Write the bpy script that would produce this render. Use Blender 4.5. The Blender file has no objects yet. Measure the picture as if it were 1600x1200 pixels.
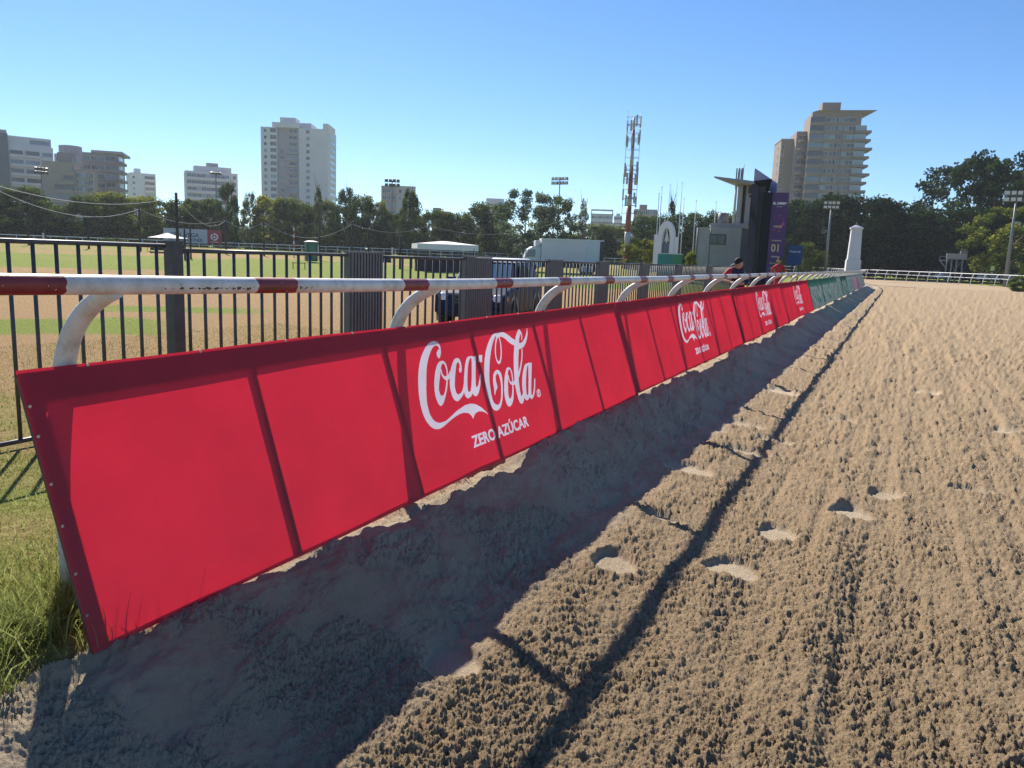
import bpy, bmesh, math, random
import numpy as np
from mathutils import Vector, Matrix
C = bpy.context
SC = C.scene
R_ = math.radians
random.seed(7)

# ------------------------------------------------------------------ camera
F_PX = 1225.0                      # focal length for a 1600 px wide frame
ROLL = R_(2.1)
hd = np.array([math.cos(ROLL), math.sin(ROLL), 0.0])
vy = np.array([605.0, -179.0, F_PX]); vy /= np.linalg.norm(vy)
vz = np.cross(hd, vy); vz /= np.linalg.norm(vz)
if vz[1] > 0: vz = -vz
vx = np.cross(vy, vz)
if vx[0] < 0: vx = -vx
RM = np.array([vx, vy, vz])        # rows: world axes in (right, down, forward)
EYE = 1.6
cam = bpy.data.cameras.new('camera'); camo = bpy.data.objects.new('camera', cam)
SC.collection.objects.link(camo)
m3 = np.column_stack([RM[:, 0], -RM[:, 1], -RM[:, 2]])
M = Matrix([list(m3[0]) + [0], list(m3[1]) + [0], list(m3[2]) + [EYE], [0, 0, 0, 1]])
camo.matrix_world = M
cam.sensor_width = 36; cam.lens = 36 * F_PX / 1600
cam.clip_start = 0.05; cam.clip_end = 6000
SC.camera = camo

def ray(px, py):
    return RM @ np.array([px - 800, py - 600, F_PX])
def W(px, py, D):
    """world point seen in the direction of a photo pixel at horizontal distance D"""
    d = ray(px, py); k = D / math.hypot(d[0], d[1]); return Vector((d[0] * k, d[1] * k, EYE + d[2] * k))
def hor(px):
    return 421 + (px - 1405) * math.tan(ROLL)
def G2(px, D):
    p = W(px, hor(px), D); return p.x, p.y

# ------------------------------------------------------------------ light
SUN_AZ = R_(49.7)                  # left of the rail direction
SUN_EL = R_(38.5)
wd = bpy.data.worlds.new('World'); SC.world = wd; wd.use_nodes = True
nt = wd.node_tree
bg = nt.nodes['Background']
sky = nt.nodes.new('ShaderNodeTexSky'); sky.sky_type = 'NISHITA'; sky.sun_disc = False
sky.sun_elevation = SUN_EL; sky.sun_rotation = -SUN_AZ
sky.air_density = 0.9; sky.dust_density = 0.12; sky.ozone_density = 6.0; sky.altitude = 900
hs = nt.nodes.new('ShaderNodeHueSaturation'); hs.inputs['Saturation'].default_value = 1.13
nt.links.new(sky.outputs[0], hs.inputs['Color']); nt.links.new(hs.outputs[0], bg.inputs[0]); bg.inputs[1].default_value = 0.086
sl = bpy.data.lights.new('sun', 'SUN'); sl.energy = 5.0; sl.angle = R_(0.6); sl.color = (1.0, 0.91, 0.78)
so = bpy.data.objects.new('sun', sl); SC.collection.objects.link(so)
sd = Vector((-math.sin(SUN_AZ) * math.cos(SUN_EL), math.cos(SUN_AZ) * math.cos(SUN_EL), math.sin(SUN_EL)))
so.rotation_euler = (-sd).to_track_quat('-Z', 'Y').to_euler(); so.location = sd * 50
SC.view_settings.view_transform = 'Standard'; SC.view_settings.look = 'None'
SC.view_settings.exposure = 0.82; SC.view_settings.gamma = 1; SC.view_settings.use_curve_mapping = False
SC.render.engine = 'CYCLES'
SC.cycles.max_bounces = 5; SC.cycles.diffuse_bounces = 3; SC.cycles.transmission_bounces = 3; SC.cycles.transparent_max_bounces = 6
SC.cycles.use_denoising = True; SC.cycles.denoiser = 'OPENIMAGEDENOISE'; SC.cycles.denoising_prefilter = 'NONE'; SC.cycles.denoising_input_passes = 'RGB_ALBEDO_NORMAL'
SC.cycles.volume_bounces = 0

# ------------------------------------------------------------------ materials
def nodes(name):
    m = bpy.data.materials.new(name); m.use_nodes = True
    t = m.node_tree; return m, t, t.nodes['Principled BSDF']
def N(t, kind, **kw):
    n = t.nodes.new(kind)
    for k, v in kw.items():
        if k.startswith('i_'): n.inputs[k[2:].replace('_', ' ')].default_value = v
        else: setattr(n, k, v)
    return n
def ramp(t, fac, stops):
    r = t.nodes.new('ShaderNodeValToRGB'); e = r.color_ramp.elements
    while len(e) < len(stops): e.new(0.5)
    for el, (p, c) in zip(e, stops): el.position = p; el.color = (*c, 1)
    t.links.new(fac, r.inputs[0]); return r.outputs[0]
def coords(t, kind='Object'):
    return t.nodes.new('ShaderNodeTexCoord').outputs[kind]
def noise(t, scale, vec=None, detail=4, rough=0.6):
    n = N(t, 'ShaderNodeTexNoise'); n.inputs['Scale'].default_value = scale; n.inputs['Detail'].default_value = detail
    n.inputs['Roughness'].default_value = rough
    if vec is not None: t.links.new(vec, n.inputs['Vector'])
    return n.outputs['Fac']
def mixc(t, fac, a, b, mode='MIX'):
    n = t.nodes.new('ShaderNodeMix'); n.data_type = 'RGBA'; n.blend_type = mode
    for sock, v in ((n.inputs[0], fac), (n.inputs[6], a), (n.inputs[7], b)):
        if hasattr(v, 'links') or isinstance(v, bpy.types.NodeSocket): t.links.new(v, sock)
        elif isinstance(v, (int, float)): sock.default_value = v
        else: sock.default_value = (*v, 1)
    return n.outputs[2]
def math_(t, op, a, b=None, clamp=False):
    n = t.nodes.new('ShaderNodeMath'); n.operation = op; n.use_clamp = clamp
    for i, v in enumerate((a, b)):
        if v is None: continue
        if isinstance(v, bpy.types.NodeSocket): t.links.new(v, n.inputs[i])
        else: n.inputs[i].default_value = v
    return n.outputs[0]
def bump(t, b, h, strength=0.3, dist=0.01):
    n = N(t, 'ShaderNodeBump'); n.inputs['Strength'].default_value = strength; n.inputs['Distance'].default_value = dist
    t.links.new(h, n.inputs['Height']); t.links.new(n.outputs[0], b.inputs['Normal'])
_mc = {}
def paint(name, col, rough=0.6, var=0.12, scale=3.0, metal=0.0, bmp=0.0, spec=0.4):
    """plain painted or weathered surface: base colour with noise wear"""
    if name in _mc: return _mc[name]
    m, t, b = nodes(name); co = coords(t)
    f = noise(t, scale, co, 5, 0.65)
    lo = tuple(max(0, c * (1 - var)) for c in col); hi = tuple(min(1, c * (1 + var)) for c in col)
    t.links.new(ramp(t, f, [(0.3, lo), (0.7, hi)]), b.inputs['Base Color'])
    b.inputs['Roughness'].default_value = rough; b.inputs['Metallic'].default_value = metal
    b.inputs['Specular IOR Level'].default_value = spec
    if bmp: bump(t, b, noise(t, scale * 6, co, 5), bmp, 0.02)
    _mc[name] = m; return m
def glass(name, col=(0.03, 0.045, 0.06), rough=0.12):
    if name in _mc: return _mc[name]
    m, t, b = nodes(name)
    oi = N(t, 'ShaderNodeObjectInfo')
    t.links.new(ramp(t, oi.outputs['Random'], [(0.0, tuple(c * 0.5 for c in col)), (0.55, tuple(c * 1.3 for c in col)), (0.8, tuple(min(.6, c * 3.2) for c in col)), (1.0, tuple(min(.7, c * 6) for c in col))]), b.inputs['Base Color'])
    b.inputs['Roughness'].default_value = rough; _mc[name] = m; return m
def foliage(name, dark, mid, lite, transl=0.35):
    if name in _mc: return _mc[name]
    m = bpy.data.materials.new(name); m.use_nodes = True; t = m.node_tree
    t.nodes.remove(t.nodes['Principled BSDF'])
    at = N(t, 'ShaderNodeAttribute', attribute_name='tone')
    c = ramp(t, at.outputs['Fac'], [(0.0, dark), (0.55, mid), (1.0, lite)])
    oi = N(t, 'ShaderNodeObjectInfo'); c = mixc(t, 1.0, c, ramp(t, oi.outputs['Random'], [(0.0, (0.62, 0.70, 0.62)), (0.5, (1.0, 1.0, 1.0)), (1.0, (1.35, 1.2, 0.85))]), 'MULTIPLY')
    d = t.nodes.new('ShaderNodeBsdfDiffuse'); tr = t.nodes.new('ShaderNodeBsdfTranslucent')
    mx = t.nodes.new('ShaderNodeMixShader'); mx.inputs[0].default_value = transl
    t.links.new(c, d.inputs[0]); t.links.new(c, tr.inputs[0])
    t.links.new(d.outputs[0], mx.inputs[1]); t.links.new(tr.outputs[0], mx.inputs[2])
    t.links.new(mx.outputs[0], t.nodes['Material Output'].inputs[0])
    _mc[name] = m; return m

# ------------------------------------------------------------------ object helpers
COL = SC.collection
def tag(o, label=None, cat=None, group=None, kind=None):
    if label: o['label'] = label
    if cat: o['category'] = cat
    if group: o['group'] = group
    if kind: o['kind'] = kind
    return o
def empty(name, loc=(0, 0, 0), rz=0.0, label=None, cat=None, group=None):
    o = bpy.data.objects.new(name, None); COL.objects.link(o); o.location = loc; o.rotation_euler = (0, 0, rz)
    o.empty_display_size = 0.2
    return tag(o, label, cat, group)
def link(name, me, parent=None, mats=None):
    o = bpy.data.objects.new(name, me); COL.objects.link(o)
    if parent is not None: o.parent = parent
    if mats:
        for mm in (mats if isinstance(mats, (list, tuple)) else [mats]):
            if mm.name not in [x.name for x in me.materials if x]: me.materials.append(mm)
    return o
class MB:
    """collects geometry for ONE mesh"""
    def __init__(s): s.v = []; s.f = []; s.m = []; s.sm = []
    def add(s, vs, fs, mi=0, smooth=False):
        k = len(s.v); s.v += [tuple(v) for v in vs]
        for f in fs: s.f.append(tuple(k + i for i in f)); s.m.append(mi); s.sm.append(smooth)
        return s
    def box(s, x0, x1, y0, y1, z0, z1, mi=0, T=None):
        vs = [Vector((x, y, z)) for x in (x0, x1) for y in (y0, y1) for z in (z0, z1)]
        if T is not None: vs = [T @ v for v in vs]
        return s.add(vs, [(0, 1, 3, 2), (4, 6, 7, 5), (0, 4, 5, 1), (2, 3, 7, 6), (0, 2, 6, 4), (1, 5, 7, 3)], mi)
    def tube(s, pts, rad, n=10, mi=0, cap=True, smooth=True, flat=1.0):
        pts = [Vector(p) for p in pts]; rs = rad if isinstance(rad, (list, tuple)) else [rad] * len(pts)
        k = len(s.v); up = None
        for i, p in enumerate(pts):
            d = (pts[min(i + 1, len(pts) - 1)] - pts[max(i - 1, 0)]).normalized()
            if up is None:
                up = Vector((0, 0, 1)) if abs(d.z) < 0.9 else Vector((1, 0, 0))
            a = d.cross(up); a = a.normalized() if a.length > 1e-6 else Vector((1, 0, 0)); b = a.cross(d).normalized(); up = b
            for j in range(n):
                t = 2 * math.pi * j / n
                s.v.append(tuple(p + a * math.cos(t) * rs[i] + b * math.sin(t) * rs[i] * flat))
        for i in range(len(pts) - 1):
            for j in range(n):
                a0 = k + i * n + j; a1 = k + i * n + (j + 1) % n
                s.f.append((a0, a1, a1 + n, a0 + n)); s.m.append(mi); s.sm.append(smooth)
        if cap:
            s.f.append(tuple(k + j for j in range(n - 1, -1, -1))); s.m.append(mi); s.sm.append(False)
            e = k + (len(pts) - 1) * n
            s.f.append(tuple(e + j for j in range(n))); s.m.append(mi); s.sm.append(False)
        return s
    def prism(s, poly, y0, y1, mi=0, T=None, axis='y'):
        """polygon (u,z) extruded along y"""
        n = len(poly); vs = []
        for y in (y0, y1):
            for (u, z) in poly:
                v = Vector((u, y, z)) if axis == 'y' else (Vector((y, u, z)) if axis == 'x' else Vector((u, z, y)))
                vs.append(T @ v if T is not None else v)
        fs = [tuple(range(n)), tuple(range(2 * n - 1, n - 1, -1))]
        for i in range(n):
            j = (i + 1) % n; fs.append((i, n + i, n + j, j))
        return s.add(vs, fs, mi)
    def ell(s, c, r, nu=14, nv=8, mi=0, T=None):
        vs = []; fs = []
        for i in range(nv + 1):
            ph = math.pi * i / nv
            for j in range(nu):
                th = 2 * math.pi * j / nu
                v = Vector((c[0] + r[0] * math.sin(ph) * math.cos(th), c[1] + r[1] * math.sin(ph) * math.sin(th), c[2] + r[2] * math.cos(ph)))
                vs.append(T @ v if T is not None else v)
        for i in range(nv):
            for j in range(nu):
                a = i * nu + j; b = i * nu + (j + 1) % nu
                fs.append((a, a + nu, b + nu, b))
        return s.add(vs, fs, mi, True)
    def mesh(s, name, mats):
        me = bpy.data.meshes.new(name); me.from_pydata(s.v, [], s.f)
        for mm in (mats if isinstance(mats, (list, tuple)) else [mats]): me.materials.append(mm)
        me.polygons.foreach_set('material_index', s.m); me.polygons.foreach_set('use_smooth', s.sm)
        bm = bmesh.new(); bm.from_mesh(me); bmesh.ops.recalc_face_normals(bm, faces=bm.faces); bm.to_mesh(me); bm.free()
        me.update(); return me
    def build(s, name, mats, parent=None, bevel=0.0):
        o = link(name, s.mesh(name, mats), parent)
        if bevel:
            b = o.modifiers.new('bevel', 'BEVEL'); b.width = bevel; b.segments = 2; b.limit_method = 'ANGLE'
        return o
def big_mesh(name, V, Fq, mats, smooth=True, attr=None, midx=None):
    """numpy quads -> mesh"""
    me = bpy.data.meshes.new(name); nv = len(V); nf = len(Fq); k = Fq.shape[1]
    me.vertices.add(nv); me.vertices.foreach_set('co', np.ascontiguousarray(V, dtype=np.float32).ravel())
    me.loops.add(nf * k); me.polygons.add(nf)
    me.loops.foreach_set('vertex_index', np.ascontiguousarray(Fq, dtype=np.int32).ravel())
    me.polygons.foreach_set('loop_start', np.arange(0, nf * k, k, dtype=np.int32))
    me.polygons.foreach_set('loop_total', np.full(nf, k, dtype=np.int32))
    me.polygons.foreach_set('use_smooth', np.full(nf, smooth, dtype=bool))
    if midx is not None: me.polygons.foreach_set('material_index', midx.astype(np.int32))
    for mm in (mats if isinstance(mats, (list, tuple)) else [mats]): me.materials.append(mm)
    me.update(calc_edges=True)
    if attr:
        for an, arr in attr.items():
            a = me.attributes.new(an, 'FLOAT', 'POINT'); a.data.foreach_set('value', arr.astype(np.float32))
    return me

# ------------------------------------------------------------------ noise in numpy
def hsh(ix, iy, s):
    ix = ix.astype(np.int64); iy = iy.astype(np.int64)
    h = (ix * 374761393 + iy * 668265263 + s * 1442695041) & 0xffffffff
    h = ((h ^ (h >> 13)) * 1274126177) & 0xffffffff
    h = (h ^ (h >> 16)) & 0xffffffff
    h = (h * 2246822519) & 0xffffffff
    return ((h ^ (h >> 15)) & 0xffffff) / float(0x1000000)
def vnoise(x, y, s=0):
    ix = np.floor(x); iy = np.floor(y); fx = x - ix; fy = y - iy
    ux = fx * fx * (3 - 2 * fx); uy = fy * fy * (3 - 2 * fy)
    a = hsh(ix, iy, s); b = hsh(ix + 1, iy, s); c = hsh(ix, iy + 1, s); d = hsh(ix + 1, iy + 1, s)
    return a + (b - a) * ux + (c - a) * uy + (a - b - c + d) * ux * uy
def fbm(x, y, s=0, o=4, g=0.5):
    r = 0; a = 1; t = 0
    for i in range(o):
        r = r + a * vnoise(x, y, s + i * 17); t += a; a *= g; x = x * 2.03 + 11.3; y = y * 2.03 + 7.7
    return r / t
def clods(x, y, cell, s, rmin=0.2, rmax=0.62, p=0.8):
    X = x / cell; Y = y / cell; ix = np.floor(X); iy = np.floor(Y); out = np.zeros_like(X)
    for dx in (-1, 0, 1):
        for dy in (-1, 0, 1):
            cx = ix + dx; cy = iy + dy
            r = rmin + (rmax - rmin) * hsh(cx, cy, s + 3) ** 2
            r = np.where(hsh(cx, cy, s + 4) < p, r, 0)
            d2 = (X - cx - 0.15 - 0.7 * hsh(cx, cy, s + 1)) ** 2 + (Y - cy - 0.15 - 0.7 * hsh(cx, cy, s + 2)) ** 2
            out = np.maximum(out, np.sqrt(np.maximum(0, r * r - d2)))
    return out * cell
def sst(a, b, x):
    t = np.clip((x - a) / (b - a), 0, 1); return t * t * (3 - 2 * t)

# ------------------------------------------------------------------ terrain shape
R_IN = 260.0; Y_C = 62.0           # the bend: centre (-2.3-R, Y_C)
def rail_u(x, y):
    """signed distance from the rail line: positive on the dirt track side"""
    x = np.asarray(x, float); y = np.asarray(y, float)
    cx = -2.3 - R_IN
    rr = np.hypot(x - cx, y - Y_C) - R_IN
    return np.where(y < Y_C, x + 2.3, rr)
def infield_z(x, y):
    x = np.asarray(x, float); y = np.asarray(y, float)
    v = -rail_u(x, y) - 0.2
    z = 0.32 - 0.12 * sst(0.5, 2.7, v) - 0.38 * sst(3, 8, v)
    r = np.hypot(x, y); b = np.degrees(np.arctan2(x, y))       # bearing
    far = np.interp(b, [-75, -58, -30, -5, 20], [1.2, 1.15, 0.75, 0.25, 0.15])
    k = sst(35, 118, r)
    return z * (1 - k) + far * k
def edge_u(y):
    """where turf gives way to sand, wandering along the mound"""
    y = np.asarray(y, float)
    return 0.14 - 0.20 * sst(1.5, 2.3, y) + 0.05 * (fbm(y * 5, y * 0, 77, 3) - 0.5)
def base_z(x, y):
    """track level, mound and infield without the fine clods"""
    u = rail_u(x, y)               # rail at 0
    crest = 0.272 + 0.025 * (fbm(y * 1.3, x * 0.8, 5, 3) - 0.5) - 0.05 * sst(0.42, 0.64, fbm(y * 0.55 + 4, x * 0 + 3.0, 9, 2)) * sst(2, 4, y)
    wob = 0.12 * (fbm(y * 0.7, y * 0 + 2, 31, 3) - 0.5)
    s = np.clip((u - 0.15 + wob) / 0.66, 0, 1)
    prof = 1 - (s * s * (3 - 2 * s)) ** 0.9
    zt = 0.03 - 0.07 * sst(0.75, 1.55, u)
    z = crest * prof + zt * (1 - prof)
    inz = infield_z(x, y)
    e = edge_u(y)
    k = sst(e - 0.12, e + 0.02, u)
    return inz * (1 - k) + z * k
FOOT = [(-1.21, 3.85, .13, .06, 20), (-0.66, 4.2, .16, .055, 5), (-0.52, 4.95, .13, .055, 15), (-0.13, 5.63, .15, .06, 5), (0.08, 6.26, .13, .06, 10), (0.66, 6.74, .17, .04, -5),
        (-1.30, 5.95, .2, .06, 0), (-1.18, 4.72, .16, .03, 0), (-1.05, 6.92, .25, .05, 0), (-1.3, 8.0, .3, .06, 10), (-0.9, 7.6, .2, .05, -5), (-1.42, 2.5, .12, .05, 30), (1.2, 9.6, .2, .05, 5), (-0.4, 9.1, .18, .05, 0), (0.5, 12, .2, .06, 8), (-1.2, 10.5, .25, .08, 0)]
def dirt_fine(x, y):
    """clods, harrow lines and footprints of the raked dirt; returns height and a smoothness mask"""
    u = x + 2.3
    r = np.hypot(x, y)
    wx = x + 0.02 * (fbm(x * 9, y * 9, 71, 3) - 0.5) * 2; wy = y + 0.02 * (fbm(x * 9 + 5, y * 9, 72, 3) - 0.5) * 2
    rough = sst(0.84, 1.0, u + 0.2 * (fbm(x * 3, y * 1.2, 8, 3) - 0.5))        # raked area starts here
    slope = sst(-0.1, 0.05, u) * (1 - rough)
    zone = sst(1.75, 1.5, u)                       # brown clods between trough and rail shadow
    patch = fbm(x * 1.7, y * 0.9, 55, 3)
    h = np.zeros_like(x)
    c1 = clods(wx, wy, 0.062, 11, .12, .5, .35)
    c2 = clods(wx, wy, 0.026, 23, .2, .6, .7)
    c3 = clods(wx + 3, wy, 0.013, 37, .25, .65, .9)
    f1 = fbm(x * 34, y * 34, 14, 5, 0.74) - 0.5
    f2 = 1 - np.abs(2 * fbm(x * 16, y * 16, 19, 4, 0.65) - 1) * 2.2
    fade1 = 1 + 0.25 * sst(6, 20, r)
    big = clods(wx, wy, 0.13, 61, .1, .5, .55) * sst(4, 9, r) + clods(wx, wy, 0.24, 62, .08, .42, .5) * sst(9, 18, r)
    f3 = 1 - np.abs(2 * fbm(x * 42, y * 42, 29, 4, 0.7) - 1) * 2.2
    p2 = sst(.40, .60, fbm(x * 5, y * 2.6, 58, 3)); g2 = fbm(x * 90, y * 90, 63, 3, .7)
    h += rough * ((0.25 + 0.3 * zone + 0.5 * (patch - .5)) * c1 * (0.3 + 0.8 * g2) * 0.8 + (0.10 + 0.5 * p2 + 0.08 * zone) * c2 * (0.35 + 1.1 * g2) + (0.45 + .5 * p2) * c3 + 0.052 * f1 * (0.75 + 0.5 * p2) + 0.004 * f2 + 0.007 * f3) * fade1 + rough * 0.6 * big
    line = fbm(x * 5.5, y * 0.28, 90, 3) - 0.5                      # harrow lines along the track
    line2 = fbm(x * 19, y * 0.7, 91, 2) - 0.5
    h += rough * (1 - 0.7 * zone) * (0.065 * line + 0.024 * line2)
    h += rough * zone * 0.03 * (fbm(x * 2.5, y * 3.5, 95, 3) - 0.5)
    # hoof and tyre churned strip on the right
    ch = sst(0.12, 0.0, np.abs(x - 0.62 + 0.05 * np.sin(y * .8))) * rough
    h += ch * (0.02 * (fbm(x * 12, y * 8, 66, 3) - 0.5)) * 1.8
    # shaded slope of the mound: lumps and slides
    lump = fbm(x * 6, y * 4, 41, 5, 0.55) - 0.5
    sc = clods(wx, wy, 0.11, 47, .1, .55, .35)
    h += slope * (0.075 * lump + 0.012 * f3 * sst(.45, .62, fbm(x * 4, y * 3, 48, 3)) + 0.03 * (fbm(x * 14, y * 9, 49, 3) - .5) + 0.022 * f1 * sst(.38, .55, fbm(x * 2.2, y * 1.4, 43, 3)) + 0.35 * sc * sst(.45, .6, fbm(x * 3, y * 2, 44, 2)) + 0.006 * f1 + 0.25 * c3 * sst(.4, .6, fbm(x * 8, y * 5, 46, 2)))
    smooth = np.zeros_like(x)
    for (fx, fy, L, Wd, a) in FOOT:
        ca, sa = math.cos(R_(a)), math.sin(R_(a))
        m = (np.abs(x - fx) < L * 2) & (np.abs(y - fy) < L * 2)
        if not m.any(): continue
        dx = x[m] - fx; dy = (y[m] - fy)
        p = (dx * ca + dy * sa) / L; q = (-dx * sa + dy * ca) / (Wd * 3.0)
        d = np.sqrt(p * p + (q + 0.35 * p * p) ** 2) + 0.12 * (fbm(x[m] * 25, y[m] * 25, 3, 2) - 0.5)
        inn = 1 - sst(0.78, 1.0, d)
        rim = np.exp(-((d - 1.05) / 0.18) ** 2)
        hm = h[m] * (1 - 0.82 * inn) - 0.027 * inn * (0.75 + 0.45 * np.clip(q, -1, 1)) + 0.012 * rim * rough[m]
        h[m] = hm; smooth[m] = np.maximum(smooth[m], inn)
    return h, smooth, rough

def polar_dirt():
    cols = 1060; b = np.radians(np.linspace(-63, 17.5, cols))
    rows = 1130; inv = np.linspace(1 / 0.85, 1 / 85.0, rows); r = 1 / inv
    Rr, B = np.meshgrid(r, b, indexing='ij')
    X = Rr * np.sin(B); Y = Rr * np.cos(B)
    keep = rail_u(X, Y) > edge_u(Y) - 0.06
    Z = base_z(X, Y)
    idx = np.where(keep.ravel())[0]
    x = X.ravel()[idx]; y = Y.ravel()[idx]
    h, sm, ro = dirt_fine(x, y)
    z = Z.ravel()[idx] + h
    lut = -np.ones(X.size, dtype=np.int64); lut[idx] = np.arange(len(idx))
    I = np.arange(X.size).reshape(X.shape)
    q = np.stack([I[:-1, :-1], I[:-1, 1:], I[1:, 1:], I[1:, :-1]], -1).reshape(-1, 4)
    q = lut[q]; q = q[(q >= 0).all(1)]
    return np.column_stack([x, y, z]), q, sm, ro

# dirt material
def dirt_mat():
    m, t, b = nodes('raked_sand_dirt'); g = N(t, 'ShaderNodeNewGeometry').outputs['Position']
    n1 = noise(t, 1.3, g, 5); n2 = noise(t, 105, g, 7, 0.8); n3 = noise(t, 14, g, 4, .6); n4 = noise(t, 38, g, 5, .75)
    ro = N(t, 'ShaderNodeAttribute', attribute_name='raked').outputs['Fac']; sm = N(t, 'ShaderNodeAttribute', attribute_name='smoothed').outputs['Fac']
    c = ramp(t, n2, [(0.34, (0.12, 0.075, 0.04)), (0.5, (0.36, 0.265, 0.165)), (0.66, (0.62, 0.50, 0.35))])
    c = mixc(t, 0.35, c, ramp(t, n4, [(0.36, (0.15, 0.09, 0.05)), (0.5, (0.38, 0.28, 0.165)), (0.64, (0.58, 0.45, 0.29))]))
    c2 = ramp(t, n3, [(0.3, (0.25, 0.185, 0.12)), (0.7, (0.42, 0.325, 0.22))])
    c = mixc(t, 0.3, c, c2)
    pale = ramp(t, n1, [(0.35, (0.42, 0.34, 0.24)), (0.65, (0.56, 0.47, 0.345))])
    inv = math_(t, 'SUBTRACT', 1.0, ro); k = math_(t, 'ADD', math_(t, 'MULTIPLY', inv, 0.75), sm, True)
    c = mixc(t, k, c, pale)
    t.links.new(c, b.inputs['Base Color']); b.inputs['Roughness'].default_value = 0.95; b.inputs['Specular IOR Level'].default_value = 0.12
    bump(t, b, noise(t, 95, g, 8, 0.8), 1.0, 0.02)
    return m
DIRT = dirt_mat()
V, Q, SM, RO = polar_dirt()
o = link('dirt_track', big_mesh('dirt_track', V, Q, DIRT, True, {'smoothed': SM, 'raked': RO}))
tag(o, 'raked tan sand of the race track with footprints', None, None, 'structure')
# dirt beyond the detailed sheet: bend and the rest of the width
def grid_sheet(xs, ys, zf, keepf=None):
    X, Y = np.meshgrid(xs, ys, indexing='ij'); Z = zf(X, Y)
    I = np.arange(X.size).reshape(X.shape)
    q = np.stack([I[:-1, :-1], I[1:, :-1], I[1:, 1:], I[:-1, 1:]], -1).reshape(-1, 4)
    V = np.column_stack([X.ravel(), Y.ravel(), Z.ravel()])
    if keepf is not None:
        k = keepf(X, Y).ravel(); q = q[k[q].all(1)]
    return V, q
def in_track(X, Y):
    u = rail_u(X, Y); return (u > -0.4) & (u < 19.0)
def dirt_low(X, Y):
    b = np.degrees(np.arctan2(X, Y)); r = np.hypot(X, Y)
    detail = (b > -62.5) & (b < 17.0) & (r < 84.5) & (r > 0.87)
    u = rail_u(X, Y)
    z = base_z(X, Y) + 0.02 * (fbm(X * 2.5, Y * .6, 90, 4) - .5)
    return np.where(detail, z - 0.09, z)
V, q = grid_sheet(np.linspace(-140, 22, 420), np.concatenate([np.linspace(-12, 84, 120), np.linspace(85, 330, 300)]), dirt_low, in_track)
o = link('dirt_bend', big_mesh('dirt_bend', V, q, DIRT, True, {'smoothed': V[:, 0] * 0, 'raked': V[:, 0] * 0 + 0.7}))
tag(o, 'far sand bend of the race track', None, None, 'structure')

# grass ground (one sheet to the horizon)
def ground_mat():
    m, t, b = nodes('dry_and_green_turf'); g = N(t, 'ShaderNodeNewGeometry').outputs['Position']
    gr = N(t, 'ShaderNodeAttribute', attribute_name='green').outputs['Fac']
    mp = N(t, 'ShaderNodeMapping'); mp.inputs['Rotation'].default_value = (0, 0, R_(30)); mp.inputs['Scale'].default_value = (.35, 1, 1); t.links.new(g, mp.inputs[0])
    n1 = noise(t, 1.1, mp.outputs[0], 8, .75); n2 = noise(t, 22, g, 5, .75); n3 = noise(t, 0.22, mp.outputs[0], 6, .65)
    dry = ramp(t, n2, [(0.3, (0.22, 0.135, 0.065)), (0.55, (0.40, 0.27, 0.14)), (0.8, (0.55, 0.42, 0.26))])
    grn = ramp(t, n2, [(0.3, (0.11, 0.13, 0.03)), (0.55, (0.23, 0.28, 0.06)), (0.8, (0.40, 0.42, 0.16))])
    f = math_(t, 'ADD', math_(t, 'MULTIPLY', gr, 1.1), math_(t, 'MULTIPLY', math_(t, 'SUBTRACT', math_(t, 'ADD', n1, n3), 1.12), 1.5))
    f = math_(t, 'MULTIPLY', math_(t, 'SUBTRACT', f, 0.15), 1.7, True)
    c = mixc(t, f, dry, grn)
    t.links.new(c, b.inputs['Base Color']); b.inputs['Roughness'].default_value = 0.95; b.inputs['Specular IOR Level'].default_value = 0.05
    bump(t, b, noise(t, 18, g, 6, 0.8), 0.9, 0.06)
    return m
TURF = ground_mat()
def green_mask(X, Y):
    r = np.hypot(X, Y); b = np.degrees(np.arctan2(X, Y)); u = rail_u(X, Y)
    wob = (fbm(X * .12, Y * .12, 3, 3) - .5)
    d = r * (1 + 0.25 * wob)
    g = np.full_like(X, 0.30)
    g = np.where(d < 9, 0.52 - 0.2 * sst(4.5, 7.5, d), g)
    g = g - 0.25 * sst(9, 11, d) * (1 - sst(42, 46, d))
    g = np.maximum(g, 0.95 * sst(14.5, 15.5, d + b * .02) * (1 - sst(20, 21.5, d)) * sst(-48, -52, b))
    g = np.maximum(g, 0.9 * sst(22, 23.5, d) * (1 - sst(25, 26, d)) * sst(-56, -52, b) * sst(-40, -46, b))
    g = np.maximum(g, 0.95 * sst(46, 50, d) * (1 - sst(74, 80, d)))
    g = np.maximum(g, 0.62 * sst(80, 84, d) * (1 - sst(108, 112, d)))
    g = np.maximum(g, 0.9 * sst(112, 118, r))
    g = np.maximum(g, 0.95 * sst(-16, -13, b) * sst(26, 32, r))
    g = np.where(u > 19, 0.95, g)
    return g
def turf_z(X, Y):
    u = rail_u(X, Y); z = infield_z(X, Y)
    z = np.where(u > 0, base_z(X, Y) - 0.02, z)
    tr = sst(0.0, 0.16, u - edge_u(Y)) * (1 - sst(18.6, 19.2, u))
    return z * (1 - tr) + (-0.6) * tr + 0.012 * (fbm(X * 3, Y * 3, 6, 4) - .5)
def spaced(lim, near, n):
    a = np.linspace(0, 1, n); g = near * n * a + (lim - near * n) * a ** 5; return np.concatenate([-g[::-1], g[1:]])
xs = spaced(2600, 0.11, 270) - 3.0; ys = spaced(2600, 0.12, 270) + 3.0
V, q = grid_sheet(xs, ys, turf_z)
o = link('grass_ground', big_mesh('grass_ground', V, q, TURF, True, {'green': green_mask(V[:, 0], V[:, 1])}))
tag(o, 'dry and green turf of the infield', None, None, 'structure')

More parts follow.
